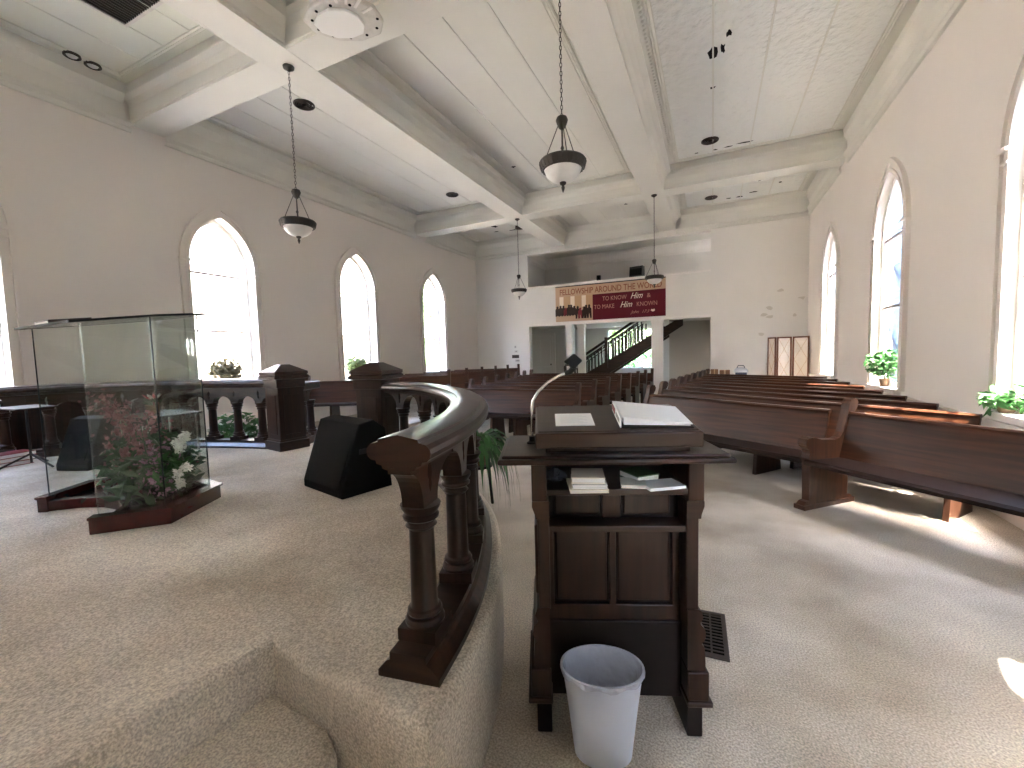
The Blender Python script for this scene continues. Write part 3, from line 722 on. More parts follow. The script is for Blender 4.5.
# right block (fanned)
for i in range(9):
    Lp = Vector((-.80+.085*i, 6.42+.64*i)); Rp = Vector((2.06, 4.14+.77*i))
    if i == 0: continue
    pew(Lp, Rp, 'walnut pew in the %s row of the block along the right wall' % ORD[i], 'right block pews', ends=(1, 0), sup=[.2, .53, .99] if i == 1 else None)
pew((-.81, 6.27), (1.03, 4.98), 'long front walnut pew of the right block behind the lectern', 'right block pews', ends=(1, 0), sup=[.12])
pew((1.13, 4.86), (2.08, 3.90), 'short dark front pew with scrolled end panel at the right edge', 'right block pews', ends=(1, 0), sup=[])
# left block
LB = [((-7.2, 5.85), (-6.12, 6.42))]+[((-7.2, 7.25+.78*i), (-5.48, 8.25+.78*i)) for i in range(6)]
for i, (a, b) in enumerate(LB):
    pew(a, b, 'walnut side pew in the %s row by the left wall' % ORD[i], 'left wall pews', ends=(1 if i == 0 else 0, 1), z=.18, sup=[.5])
for q, (y0, y1, nm) in enumerate(((1.35, 2.18, 'near'), (2.20, 3.03, 'middle'), (3.05, 3.88, 'far'))):
    t = thing('tall_cabinet', '%s dark wooden cabinet against the left wall behind the rail' % nm, 'cabinet', (-7.378, y0, 0))
    MB().box(0, .18, 0, y1-y0, 0, 1.06).build('body', 'woodend', t, bevel=.004); MB().box(-.0, .205, -.01, y1-y0+.01, 1.06, 1.09).build('top', 'wood', t, bevel=.004)
    for k2 in range(2):
        d_ = MB().box(.18, .195, .02+k2*(y1-y0)/2, (k2+1)*(y1-y0)/2-.02, .50, 1.02).build('door', 'woodv', t, bevel=.004); MB().ball((.205, (y1-y0)/2+(-.05 if k2 == 0 else .05), .8), .012, 8, 6).build('knob', 'bronze', d_, smooth=True)

# ------------------------------------------------------------------ lectern
LO = Vector((-.334, 1.534, 0)); LA = R(21.5)
le = thing('lectern', 'dark carved oak lectern seen from behind with open shelf', 'lectern', LO, LA)
MB().box(-.412, .435, -.035, .40, 1.046, 1.066).build('tabletop', 'wood', le, bevel=.008)
MB().box(-.397, .420, -.02, .385, 1.066, 1.078).build('tabletop_moulding', 'wood', le, bevel=.006)
MB().box(-.235, .295, .03, .36, 1.078, 1.105).build('desk_box', 'wood', le, bevel=.004)
MB().prism([(.0, 1.098), (.39, 1.150), (.39, 1.207), (.0, 1.155)], -.272, .332, 'x').build('desk_board', 'wood', le, bevel=.006)
MB().prism([(.02, 1.1552), (.385, 1.2040), (.385, 1.2090), (.02, 1.1602)], -.260, .320, 'x').build('desk_surface', 'wood', le)
for sx in (-1, 1):
    x0 = .020+sx*.282
    MB().box(x0-.028, x0+.028, -.012, .36, .905, 1.046).build('side_upper', 'woodv', le, bevel=.004)
    MB().prism([(x0+sx*q, z) for q, z in ((-.034, .905), (.028, .905), (.028, .885), (.018, .855), (.016, .84), (-.034, .84))], -.012, .355, 'y').build('side_moulding', 'wood', le)
    MB().box(min(x0-sx*.034, x0+sx*.010), max(x0-sx*.034, x0+sx*.010), -.008, .35, .49, .842).build('side_panel', 'woodv', le, bevel=.004)
    MB().box(x0-.014+sx*.008, x0+.014+sx*.008, .03, .30, .53, .80).build('side_inset', 'woodv', le, bevel=.006)
    prof = [(-.005, .50), (.018, .495), (.026, .47), (.016, .448), (.018, .440), (.032, .425), (.036, .400), (.030, .380), (.020, .368), (.030, .355), (.034, .30), (.034, .265), (-.03, .265), (-.03, .50)]
    MB().prism([(x0+sx*q, z) for q, z in prof], -.012, .355, 'y').build('side_bracket', 'woodv', le)
    MB().box(min(x0-sx*.03, x0+sx*.046), max(x0-sx*.03, x0+sx*.046), -.02, .37, .150, .262).build('plinth_block', 'woodv', le, bevel=.005)
    MB().box(min(x0-sx*.035, x0+sx*.058), max(x0-sx*.035, x0+sx*.058), -.028, .38, .130, .151).build('plinth_skirt', 'wood', le, bevel=.005)
    MB().box(min(x0-sx*.030, x0+sx*.026), max(x0-sx*.030, x0+sx*.026), -.008, .37, 0, .130).build('foot', 'woodend', le, bevel=.004)
MB().box(-.252, .292, -.005, .33, .925, .948).build('shelf', 'wood', le, bevel=.003)
MB().box(-.255, .295, .0, .095, .785, .808).build('rail', 'wood', le, bevel=.003)
MB().box(-.255, .295, .32, .345, .20, 1.046).build('front_board', 'woodv', le)
MB().box(-.255, .295, .092, .11, .40, .925).build('back_panel_board', 'woodend', le)
MB().box(-.022, .05, .078, .094, .808, .925).build('divider_stile', 'woodv', le, bevel=.004)
for x0, x1, z0, z1 in ((-.205, -.005, .475, .772), (.035, .235, .475, .772), (-.205, -.03, .82, .915), (.06, .235, .82, .915)):
    MB().box(x0, x1, .082, .095, z0, z1).build('inset_panel', 'woodv', le, bevel=.008)
for x0, x1, z0, z1 in ((-.255, -.212, .40, .785), (.002, .028, .455, .785), (.242, .295, .40, .785), (-.255, .295, .40, .465)):
    MB().box(x0, x1, .072, .095, z0, z1).build('panel_frame', 'woodv', le, bevel=.003)
MB().box(-.255, .295, .06, .085, .10, .405).build('kick_board', 'woodend', le, bevel=.004)

def on_lectern(x, y, z): return LO+Matrix.Rotation(LA, 3, 'Z') @ Vector((x, y, z))
sl_ = math.atan2(.0488, .365)
def desk_item(name, label, cat, x, y, rz, lift=0):
    z = 1.1602+(y-.02)*(.0488/.365)+.0012+lift
    t = thing(name, label, cat, on_lectern(x, y, z)); t.rotation_euler = (Matrix.Rotation(LA, 4, 'Z') @ Matrix.Rotation(sl_, 4, 'X') @ Matrix.Rotation(rz, 4, 'Z')).to_euler()
    return t
t = desk_item('paper_sheet', 'pale printed sheet lying on the lectern desk', 'paper', -.117, .165, R(-1))
MB().box(-.075, .075, -.085, .085, 0, .0015).build('sheet', 'paper', t)
pm = mat('faint_print', (.60, .63, .68), .8, .2)
for i in range(9): MB().box(-.055, .02+.03*((i*7) % 3)/2, .06-i*.014, .063-i*.014, .0016, .0018).build('print_line', pm, t)
t = desk_item('ring_binder', 'open-topped ring binder with red-lettered spine on the lectern', 'binder', .190, .165, R(-3))
MB().prism([(-.135, -.125), (.125, -.125), (.118, .13), (-.135, .13)], 0, .004).build('back_cover', 'blackp', t)
MB().prism([(-.125, .010), (.115, .006), (.115, .010), (-.125, .034)], -.118, .124, 'y').build('page_block', 'paper', t)
MB().prism([(-.132, .036), (.122, .0115), (.122, .0145), (-.132, .040)], -.12, .128, 'y').build('front_cover', 'paper', t)
MB().box(-.139, -.134, -.125, .13, 0, .040).build('spine', 'paper', t)
MB().box(-.1405, -.139, .03, .115, .008, .032).build('spine_label', 'redcov', t)
MB().box(-.1405, -.139, -.10, .0, .012, .028).build('spine_label', 'cush', t)
for y in (-.06, .0, .06):
    MB().tube([(-.118, y, .004), (-.124, y, .016), (-.118, y, .028), (-.105, y, .032), (-.092, y, .026), (-.088, y, .014), (-.092, y, .004)], .0018, 6).build('ring', 'chrome', t)
# gooseneck microphone holder
t = thing('gooseneck_microphone', 'chrome gooseneck microphone stand with black clip on the lectern', 'microphone', on_lectern(-.288, .20, 1.079), LA)
MB().lathe([(.022, 0), (.022, .006), (.012, .012), (.012, .03)], 14).build('base_flange', 'blackp', t, smooth=True)
pts = [(0, 0, .02), (0, 0, .08), (.001, 0, .13), (.008, 0, .18), (.03, 0, .215), (.07, 0, .252), (.115, 0, .278), (.15, 0, .289)]
MB().tube(catm3(pts, 5) if 'catm3' in globals() else pts, .0065, 10).build('gooseneck', 'chrome', t, smooth=True)
MB().tube([(.14, 0, .287), (.16, 0, .292), (.172, 0, .304), (.176, 0, .32)], [.010, .012, .013, .015], 10).build('clip_neck', 'blackp', t, smooth=True)
MB().prism([(.135, .335), (.178, .368), (.212, .338), (.175, .302)], -.022, .022, 'y').build('clip_head', 'blackp', t, bevel=.006)
MB().lathe([(.008, 0), (.008, .008)], 10).build('clip_screw', 'blackp', t, loc=(.148, -.026, .317))
# books and papers on the shelf
zsf = .949
def shelf_item(name, label, cat, x, y, z, dx, dy, dz, rz, cover, pages):
    t = thing(name, label, cat, on_lectern(x, y, z), LA+rz)
    MB().box(-dx, dx, -dy, dy, 0, .004).build('back_cover', cover, t)
    MB().box(-dx+.003, dx-.002, -dy+.003, dy-.003, .004, dz-.004).build('page_block', pages, t)
    MB().box(-dx, dx, -dy, dy, dz-.004, dz).build('front_cover', cover, t); return t
shelf_item('pamphlet', 'lowest white pamphlet jutting from the lectern shelf', 'booklet', -.085, .025, zsf, .068, .075, .012, R(2), 'paperw', 'paper')
shelf_item('pamphlet', 'middle white pamphlet in the pile on the lectern shelf', 'booklet', -.078, .03, zsf+.0125, .062, .07, .014, R(-2), 'paper', 'paper')
shelf_item('pamphlet', 'topmost white booklet in the pile on the lectern shelf', 'booklet', -.080, .04, zsf+.027, .060, .066, .022, R(-4), 'paperw', 'paper')
shelf_item('booklet', 'white booklet fanned at the front of the right shelf pile', 'booklet', .19, .03, zsf, .07, .05, .010, R(14), 'paper', 'paper')
shelf_item('booklet', 'flat pale booklet at the left of the right shelf pile', 'booklet', .09, .05, zsf, .045, .05, .012, R(-8), 'paperw', 'paper')
shelf_item('hymn_book', 'dark green hymn book resting on pale booklets on the shelf', 'book', .13, .13, zsf+.0, .05, .06, .028, R(25), 'leafd', 'paperw')
t = thing('plastic_bag', 'crumpled grey plastic bag at the left of the lectern shelf', 'bag', on_lectern(-.197, .09, zsf), LA)
mb = MB().ball((0, 0, .028), .038, 14, 10, (1.0, .9, .62)); rnd = random.Random(4)
mb.v = [(x*(1+.35*rnd.uniform(-1, 1)), y*(1+.35*rnd.uniform(-1, 1)), max(0, z*(1+.25*rnd.uniform(-1, 1)))) for x, y, z in mb.v]
mb.build('bag_body', mat('smoke_film', (.09, .10, .12), .25, .5), t)

# waste bin
BC = Vector((-.352, 1.438, 0)); BA = R(18)
t = thing('waste_bin', 'oval white plastic waste bin with clear liner before the lectern', 'bin', BC, BA)
def oval(rx, ry, z, n=32, tilt=0): return [(rx*math.cos(2*PI*k/n), ry*math.sin(2*PI*k/n), z+tilt*math.sin(2*PI*k/n)) for k in range(n)]
def loft(rings, cap0=False, cap1=False):
    mb = MB(); n = len(rings[0]); vs = [p for r in rings for p in r]; fs = []
    for i in range(len(rings)-1):
        for k in range(n): fs.append((i*n+k, i*n+(k+1) % n, (i+1)*n+(k+1) % n, (i+1)*n+k))
    if cap0: fs.append(tuple(range(n))[::-1])
    if cap1: fs.append(tuple((len(rings)-1)*n+k for k in range(n)))
    return mb.add(vs, fs)
loft([oval(.092, .066, 0), oval(.102, .074, .004), oval(.121, .088, .17), oval(.140, .104, .318), oval(.146, .109, .323), oval(.146, .109, .329), oval(.140, .104, .330), oval(.118, .085, .17), oval(.098, .07, .012)], True, True).build('bin_body', 'bin', t, smooth=True, ang=60)
rnd = random.Random(3); rings = []
for i, (s_, z) in enumerate(((1.022, .316), (1.03, .325), (1.02, .333), (.965, .334), (.925, .315), (.84, .26), (.76, .19), (.66, .12), (.52, .075))):
    n = 48; rg = []
    for k in range(n):
        a = 2*PI*k/n; wv_ = 1+(.030*math.sin(k*2.1+i*.5)+.020*math.sin(k*5.3+i)) * (1 if i > 4 else .0)
        rg.append((.145*s_*wv_*math.cos(a), .108*s_*wv_*math.sin(a), z+(.006*math.sin(k*1.3+i) if (i in (0,) or i > 4) else 0)))
    rings.append(rg)
loft(rings, False, True).build('liner', 'liner', t, smooth=True, ang=70)
mb = MB().ball((.04, .0, .12), .035, 8, 6); mb.v = [(x+rnd.uniform(-.012, .012), y+rnd.uniform(-.012, .012), z+rnd.uniform(-.012, .012)) for x, y, z in mb.v]
tag(mb.build('crumpled_tissue', 'paper', None, BC, BA), 'crumpled white tissue lying inside the waste bin', 'tissue')

# floor register
t = thing('floor_register', 'brown metal floor register set in the carpet by the lectern', 'vent', (0, 2.30, 0), R(2))
mb = MB().box(-.075, -.055, -.19, .19, 0, .008); mb.box(.055, .075, -.19, .19, 0, .008); mb.box(-.055, .055, -.19, -.17, 0, .008); mb.box(-.055, .055, .17, .19, 0, .008); mb.box(-.004, .004, -.17, .17, 0, .007); mb.build('frame', 'regm', t)
MB().box(-.055, .055, -.17, .17, 0, .002).build('duct', 'hole', t)
for i in range(13): MB().box(-.055, .055, -.165+i*.0265, -.158+i*.0265, .002, .006).build('slat', 'regm', t)

# ------------------------------------------------------------------ glass pulpit
HX = [(-4.20, 1.20), (-3.33, 1.15), (-3.06, 1.44), (-3.30, 1.88), (-4.13, 1.95), (-4.41, 1.56)]
pc = Vector((-3.75, 1.53))
pu = thing('glass_pulpit', 'clear glass pulpit with mahogany base on the platform', 'pulpit', (0, 0, P))
def inset(pts, d):
    out = []; n = len(pts)
    for i in range(n):
        p = Vector(pts[i]); a = Vector(pts[i-1]); b = Vector(pts[(i+1) % n]); e1 = (p-a).normalized(); e2 = (b-p).normalized()
        n1 = Vector((-e1.y, e1.x)); n2 = Vector((-e2.y, e2.x)); bis = (n1+n2).normalized(); out.append(tuple(p+bis*d/max(.3, bis.dot(n1))))
    return out
# base rim follows five sides; the preacher's side has a curved cut-out
h0 = HX; path = [h0[1], h0[2], h0[3], h0[4], h0[5], h0[0]]
rim = [(0, 0), (0, .085), (.015, .09), (.015, .105), (-.06, .105), (-.06, .0)]
MB().sweep(rim, path).build('base_rim', 'mahog', pu)
cut = [(-3.33, 1.17), (-3.40, 1.30), (-3.52, 1.41), (-3.70, 1.46), (-3.88, 1.45), (-4.04, 1.38), (-4.15, 1.28), (-4.20, 1.22)]
MB().sweep([(-.02, 0), (-.02, .07), (.02, .075), (.02, 0)], cut).build('cutout_rim', 'mahog', pu)
ins = inset(HX, .05)
fl = [(ins[1][0], ins[1][1]), ins[2], ins[3], ins[4], ins[5], ins[0]]+cut[::-1][1:-1]
MB().prism(fl, .04, .055).build('base_floor', 'mahog', pu)
gi = inset(HX, .055); z0g, zt = .10, lambda p: 1.255+(p[1]-1.2)*.13
def pane(p, q, nm='pane'):
    a = Vector(p); b = Vector(q); d = (b-a).normalized(); nn = Vector((-d.y, d.x))*.004
    vs = []
    for s_ in (-1, 1):
        for pt, z in ((a, z0g), (b, z0g), (b, zt(b)), (a, zt(a))): vs.append((pt.x+nn.x*s_, pt.y+nn.y*s_, z))
    MB().add(vs, [(0, 1, 2, 3), (7, 6, 5, 4), (0, 4, 5, 1), (1, 5, 6, 2), (2, 6, 7, 3), (3, 7, 4, 0)]).build(nm, 'acry', pu)
gp = [gi[1], gi[2], gi[3], gi[4], gi[5], gi[0]]
for i in range(5): pane(gp[i], gp[i+1], 'glass_pane')
for i, p in enumerate(gp): MB().box(p[0]-.003, p[0]+.003, p[1]-.003, p[1]+.003, z0g, zt(p)).build('joint_strip', 'edge' if i in (1, 2, 5) else 'acry', pu)
top = [(-4.34, 1.22), (-3.30, 1.14), (-3.07, 1.46), (-3.29, 1.88), (-4.15, 1.95), (-4.44, 1.60)]
vs = [(x, y, zt((x, y))+.002) for x, y in top]+[(x, y, zt((x, y))+.012) for x, y in top]; n = 6
MB().add(vs, [tuple(range(n))[::-1], tuple(range(n, 2*n))]+[(i, (i+1) % n, n+(i+1) % n, n+i) for i in range(n)]).build('glass_top', 'acry', pu)
MB().sweep([(-.004, 0), (.002, 0), (.002, .014), (-.004, .014)], [(x, y, zt((x, y))) for x, y in top], closed=True).build('top_edge', 'edge', pu)
t = thing('bible', 'thick dark closed book with pale pages on the glass pulpit top', 'book', (-4.19, 1.42, P+zt((0, 1.42))+.016), R(-8))
t.rotation_euler = (math.atan(.13), 0, R(-6))
MB().box(-.17, .17, -.11, .11, 0, .008).build('back_cover', 'blackp', t); MB().box(-.165, .160, -.105, .105, .008, .024).build('page_block', 'paperw', t)
MB().box(-.17, .17, -.11, .11, .024, .030).build('front_cover', 'bronze', t); MB().box(.160, .170, -.11, .11, .0, .030).build('spine', 'bronze', t)

# ------------------------------------------------------------------ plants
def leafquads(mb, c, r, n, size, rnd, flat=.7, bias=0):
    for i in range(n):
        d = Vector((rnd.gauss(0, 1), rnd.gauss(0, 1), rnd.gauss(0, 1)*flat)).normalized()*r*(rnd.random()**.45)
        p = Vector(c)+d; p.z += bias*rnd.random()
        a = Vector((rnd.gauss(0, 1), rnd.gauss(0, 1), rnd.gauss(0, .6)+.2)).normalized(); b = a.cross(Vector((rnd.gauss(0, 1), rnd.gauss(0, 1), rnd.gauss(0, 1)))).normalized()
        s_ = size*(.6+.7*rnd.random()); k = a.cross(b)*s_*.15
        mb.add([p-a*s_, p+b*s_*.38+k, p+a*s_, p-b*s_*.38+k], [(0, 1, 2), (0, 2, 3)])
    return mb
def bush(name, label, cat, loc, r, h, n, size, leafm, potr=.09, poth=.14, potm='pot', seed=1, group=None):
    rnd = random.Random(seed); t = thing(name, label, cat, loc, group=group)
    MB().lathe([(potr*.75, 0), (potr*.8, .005), (potr, poth-.02), (potr*1.06, poth-.015), (potr*1.06, poth), (potr*.9, poth), (potr*.85, poth-.03)], 16).build('pot', potm, t, smooth=True)
    mb = MB()
    for i in range(9):
        a = rnd.random()*6.28; q = r*.7*rnd.random(); mb.tube([(0, 0, poth-.03), (q*.4*math.cos(a), q*.4*math.sin(a), poth+h*.4), (q*math.cos(a), q*math.sin(a), poth+h*(.6+.3*rnd.random()))], .004, 5)
    mb.build('stems', 'leafd', t)
    leafquads(MB(), (0, 0, poth+h*.55), r, n, size, rnd, flat=h/(2*r)).build('foliage', leafm, t)['kind'] = 'stuff'
    return t
bush('sill_plant', 'bushy dry-looking plant on the sill of the brick-view window', 'plant', (-7.50, 4.50, .963), .25, .34, 1000, .045, 'leafdry', seed=2)
bush('sill_plant', 'olive plant on the left window sill above the newel post', 'plant', (-7.50, 7.45, .963), .25, .34, 900, .05, 'leafl', seed=3)
bush('sill_plant', 'glossy leafy green plant in the middle right window', 'plant', (2.185, 7.62, .862), .22, .36, 300, .06, 'leaf', .06, .11, seed=4)
bush('sill_plant', 'trailing green plant on the sill at the right edge', 'plant', (2.18, 4.85, .862), .15, .10, 170, .055, 'leaf', .055, .05, seed=5)
# drooping plant on a stand outside the foreground rail
ps = thing('plant_stand', 'dark wooden plant stand outside the foreground rail', 'plant stand', (-2.06, 3.55, 0))
MB().lathe([(.14, .37), (.14, .39)], 18).build('stand_top', 'woodend', ps)
for k2 in range(3):
    a = k2*2.1+.4; MB().tube([(.10*math.cos(a), .10*math.sin(a), .37), (.13*math.cos(a), .13*math.sin(a), 0)], .014, 6).build('leg', 'woodend', ps)
t = thing('potted_palm', 'green potted plant with long drooping leaves outside the foreground rail', 'plant', (-2.06, 3.55, .391))
MB().lathe([(.08, 0), (.09, .01), (.11, .14), (.118, .15), (.118, .165), (.10, .165), (.098, .14)], 18).build('pot', 'pot', t, smooth=True)
rnd = random.Random(11)
for i in range(110):
    a = rnd.random()*6.28; L = .22+.20*rnd.random(); rise = .06+.28*rnd.random(); wd = .014+.020*rnd.random(); mb = MB(); vs = []; n_ = 7
    for k2 in range(n_+1):
        u = k2/n_; q = L*math.sin(u*1.5)/1.0; z = .15+rise*math.sin(u*PI*.62)-.62*u**2.4
        c = Vector((q*math.cos(a), q*math.sin(a), z)); sd_ = Vector((-math.sin(a), math.cos(a), 0))*wd*(math.sin(min(1, u*1.15+.12)*PI)**.7+.02)
        vs += [c-sd_, c+Vector((0, 0, -wd*.4)), c+sd_]
    fs = []
    for k2 in range(n_):
        o_ = 3*k2; fs += [(o_, o_+1, o_+4, o_+3), (o_+1, o_+2, o_+5, o_+4)]
    mb.add(vs, fs).build('leaf', 'leaf' if i % 3 else 'leafd', t, smooth=True, ang=80)
# plants and flowers behind the left rail
bush('potted_foliage_plant', 'low green foliage plant behind the left rail arches', 'plant', (-5.62, 3.45, 0), .30, .55, 420, .06, 'leaf', .13, .22, seed=8)
t = bush('potted_flower', 'pot of white flowers beside the left newel post behind the rail', 'plant', (-5.05, 3.62, 0), .20, .55, 260, .05, 'leafl', .11, .2, seed=9)
for i in range(9): MB().ball((rnd.uniform(-.15, .15), rnd.uniform(-.15, .15), .55+rnd.uniform(0, .3)), .035, 8, 6).build('blossom', 'petalw', t, smooth=True)

# flower arrangement inside the pulpit
fa = thing('flower_arrangement', 'pink and white flower arrangement standing inside the glass pulpit', 'flowers', (-3.62, 1.62, P+.056))
MB().lathe([(.10, 0), (.13, .01), (.14, .10), (.12, .10)], 18).build('dish', 'blackp', fa, smooth=True)
rnd = random.Random(21)
def spray(pts, n, m, nm, wdt=.05, size=.017):
    n = int(n*2.0)
    mb = MB(); P0 = [Vector(p) for p in pts]; st = MB().tube(P0, .004, 5)
    for i in range(n):
        u = (i/n)**.8*(len(P0)-1); k = min(int(u), len(P0)-2); c = P0[k].lerp(P0[k+1], u-k)+Vector((rnd.gauss(0, wdt), rnd.gauss(0, wdt), rnd.gauss(0, wdt)))
        ax = Vector((rnd.gauss(0, 1), rnd.gauss(0, 1)-1, rnd.gauss(0, 1)+.4)).normalized(); q = ax.orthogonal().normalized(); q2 = ax.cross(q); s_ = size*(.6+.7*rnd.random())
        for j in range(5):
            a = 2*PI*j/5; d = q*math.cos(a)+q2*math.sin(a); e = ax.cross(d)
            mb.add([c, c+d*s_*.6+e*s_*.38+ax*s_*.25, c+d*s_*1.1+ax*s_*.3, c+d*s_*.6-e*s_*.38+ax*s_*.25], [(0, 1, 2, 3)])
    s0 = st.build('stem', 'leafd', fa); mb.build(nm, m, fa)
spray([(-.03, 0, .08), (-.15, -.02, .28), (-.32, 0, .50), (-.52, .02, .60), (-.66, .0, .68)], 120, 'pink', 'pink_spray', .04)
spray([(-.03, 0, .08), (-.12, -.05, .30), (-.22, -.06, .42)], 90, 'pink', 'pink_spray', .07)
spray([(0, 0, .08), (.02, -.04, .30), (.02, -.06, .52)], 90, 'pink', 'pink_spray', .075)
spray([(.0, 0, .08), (-.04, .03, .30), (-.08, .02, .55)], 80, 'pink', 'pink_spray', .07)
spray([(.02, 0, .08), (.12, -.04, .24), (.18, -.06, .36)], 80, 'lilac', 'lilac_spray', .05)
spray([(.02, 0, .08), (.16, -.06, .12), (.22, -.08, .18)], 60, 'lilac', 'lilac_spray', .045)
spray([(-.03, 0, .08), (-.2, -.06, .20), (-.30, -.08, .28)], 60, 'pink', 'pink_spray', .05)
for i, (x, y, z) in enumerate(((.30, .02, .40), (.36, .0, .37), (.33, .05, .44), (.35, -.02, .20), (.38, .02, .24), (.32, .0, .12), (-.18, .05, .45))):
    mb = MB(); leafquads(mb, (x, y, z), .035, 60, .022, rnd, 1).build('white_blossom', 'petalw', fa)
leafquads(MB(), (0, -.0, .20), .29, 620, .055, rnd, .75).build('foliage', 'leafd', fa)['kind'] = 'stuff'
leafquads(MB(), (.22, .0, .20), .13, 140, .05, rnd, 1.0).build('foliage', 'leaf', fa)['kind'] = 'stuff'

# ------------------------------------------------------------------ stage things
def wedge(name, label, loc, rz, w_, d, h):
    t = thing(name, label, 'floor monitor', loc, rz, 'floor monitors')
    MB().prism([(-d/2, 0), (d/2, 0), (d/2-.04, h*.86), (d/2-.14, h), (-d/2+.16, h*.96), (-d/2, .06)], -w_/2, w_/2, 'x').build('cabinet', 'black', t, bevel=.008)
    MB().prism([(-d/2+.012, .10), (-d/2+.155, h*.9), (-d/2+.150, h*.9), (-d/2+.004, .10)], -w_/2+.04, w_/2-.04, 'x').build('grille', 'black', t)
    for s_ in (-1, 1): MB().box(s_*w_/2-.004, s_*w_/2+.004, -.06, .06, h*.55, h*.62).build('handle', 'blackp', t)
    return t
wedge('stage_monitor', 'black carpeted floor monitor on the platform between pulpit and foreground rail', (-2.60, 2.43, P), R(-14), .58, .42, .54)
wedge('stage_monitor', 'black floor monitor behind the glass pulpit near the left rail', (-5.60, 2.02, P), R(20), .34, .40, .50)
t = thing('music_stand', 'black music stand with flat desk seen behind the glass pulpit', 'music stand', (-6.15, 1.75, P))
MB().box(-.27, .27, -.15, .15, .60, .612).build('desk', 'blackp', t); MB().lathe([(.010, .05), (.010, .60)], 10).build('pole', 'blackp', t)
for i in range(3):
    a = i*2.1+.3; MB().tube([(0, 0, .14), (.25*math.cos(a), .25*math.sin(a), .012)], .010, 6).build('leg', 'blackp', t)
t = thing('side_table', 'small clear glass-topped side table on the platform behind the pulpit', 'table', (-4.90, 2.28, P))
MB().box(-.28, .28, -.24, .24, .50, .512).build('table_top', 'edge', t); MB().box(-.285, .285, -.245, .245, .512, .516).build('table_rim', 'chrome', t)
for sx in (-1, 1):
    for sy in (-1, 1): MB().lathe([(.011, 0), (.011, .5)], 8, (sx*.24, sy*.2, 0)).build('leg', 'chrome', t)
t = thing('poinsettia', 'potted poinsettia with red and white bracts on the glass side table', 'plant', (-5.0, 2.28, P+.517))
MB().lathe([(.045, 0), (.06, .075), (.066, .08), (.055, .08)], 14).build('pot', 'pot', t, smooth=True)
leafquads(MB(), (0, 0, .11), .06, 60, .04, rnd).build('leaves', 'leafd', t)
for i in range(10):
    a = i*.63; d = Vector((math.cos(a), math.sin(a), .9)).normalized(); e = Vector((-math.sin(a), math.cos(a), 0)); b = Vector((0, 0, .11))
    MB().add([b, b+d*.06+e*.02, b+d*.12, b+d*.06-e*.02], [(0, 1, 2, 3)]).build('bract', 'petalw' if i % 2 else 'red', t)
for i, (z, m) in enumerate(((0, 'redcov'), (.046, 'paperw'), (.084, 'redcov'))):
    t = thing('hymnal', '%s hymnal in the pile by the left rail' % ('bottom', 'middle', 'top')[i], 'book', (-6.55, 1.70+.01*i, P+z), R(5*i))
    MB().box(-.11, .11, -.15, .15, 0, .006).build('back_cover', m, t); MB().box(-.105, .105, -.145, .145, .006, .038-.008*(i == 1)).build('page_block', 'paper', t)
    MB().box(-.11, .11, -.15, .15, .038-.008*(i == 1), .044-.008*(i == 1)).build('front_cover', m, t)

# ------------------------------------------------------------------ far end things
bn = thing('banner', 'maroon and tan fellowship banner hung on the gallery parapet', 'banner', (-2.86, YF-.035, 0))
W2 = 1.65; zb, zt_ = 2.43, 3.50
MB().box(-W2, W2, 0, .004, zb, zt_).build('cloth', 'tan', bn)
MB().box(-W2, W2, -.012, .012, zt_, zt_+.03).build('hanging_rod', 'blackp', bn)
MB().box(-.46, W2, -.003, 0, zb, 3.20).build('maroon_panel', 'maroon', bn)
for i, x in enumerate((-1.52, -1.16, -.80)): MB().box(x, x+.13, -.003, 0, 2.86, 3.20).build('printed_column', 'cream', bn)
for i, x in enumerate((-1.38, -1.02, -.66)): MB().box(x, x+.20, -.002, 0, 2.86, 3.20).build('printed_column', 'tan2', bn)
rnd = random.Random(5)
for i in range(12):                      # printed crowd silhouettes
    x = -1.60+i*.095; h = .26+.10*rnd.random(); zz = 2.60 if i < 7 else 2.50; h += .08*(i >= 7); x += rnd.uniform(-.02, .02)
    poly = [(x-.07, zz), (x-.02, zz), (x, zz+h*.4), (x+.03, zz), (x+.075, zz), (x+.07, zz+h*.68), (x+.03, zz+h*.78), (x+.035, zz+h*.93), (x, zz+h), (x-.035, zz+h*.93), (x-.03, zz+h*.78), (x-.07, zz+h*.68)]
    MB().prism(poly, -.004-.0002*i, -.001, 'y').build('printed_figure', 'redcov' if i in (3, 8) else 'ink', bn)
MB().box(-1.65, -1.0, -.0035, -.001, 2.62, 2.80).build('printed_crowd', 'ink', bn)
def text(body, size, x, z, m, align='LEFT', shear=0, sx=1, bold=0):
    cu = bpy.data.curves.new('lettering', 'FONT'); cu.body = body; cu.size = size; cu.align_x = align; cu.shear = shear; cu.offset = bold; cu.resolution_u = 3
    o = bpy.data.objects.new('lettering', cu); COL.objects.link(o); dg = bpy.context.evaluated_depsgraph_get()
    me = bpy.data.meshes.new_from_object(o.evaluated_get(dg)); bpy.data.objects.remove(o); bpy.data.curves.remove(cu)
    me.name = 'lettering'; me.materials.clear(); me.materials.append(MT[m])
    q = place('lettering', me, bn, (x, -.006, z)); q.rotation_euler = (PI/2, 0, 0); q.scale = (sx, 1, 1); return q
text('FELLOWSHIP AROUND THE WORLD', .25, 0.02, 3.255, 'inkb', 'CENTER', sx=.745, bold=.004)
text('TO KNOW', .18, -.16, 2.99, 'tan3', sx=.80); text('Him', .25, .66, 2.985, 'cream', shear=.45, sx=.8); text('&', .18, 1.13, 2.99, 'tan3')
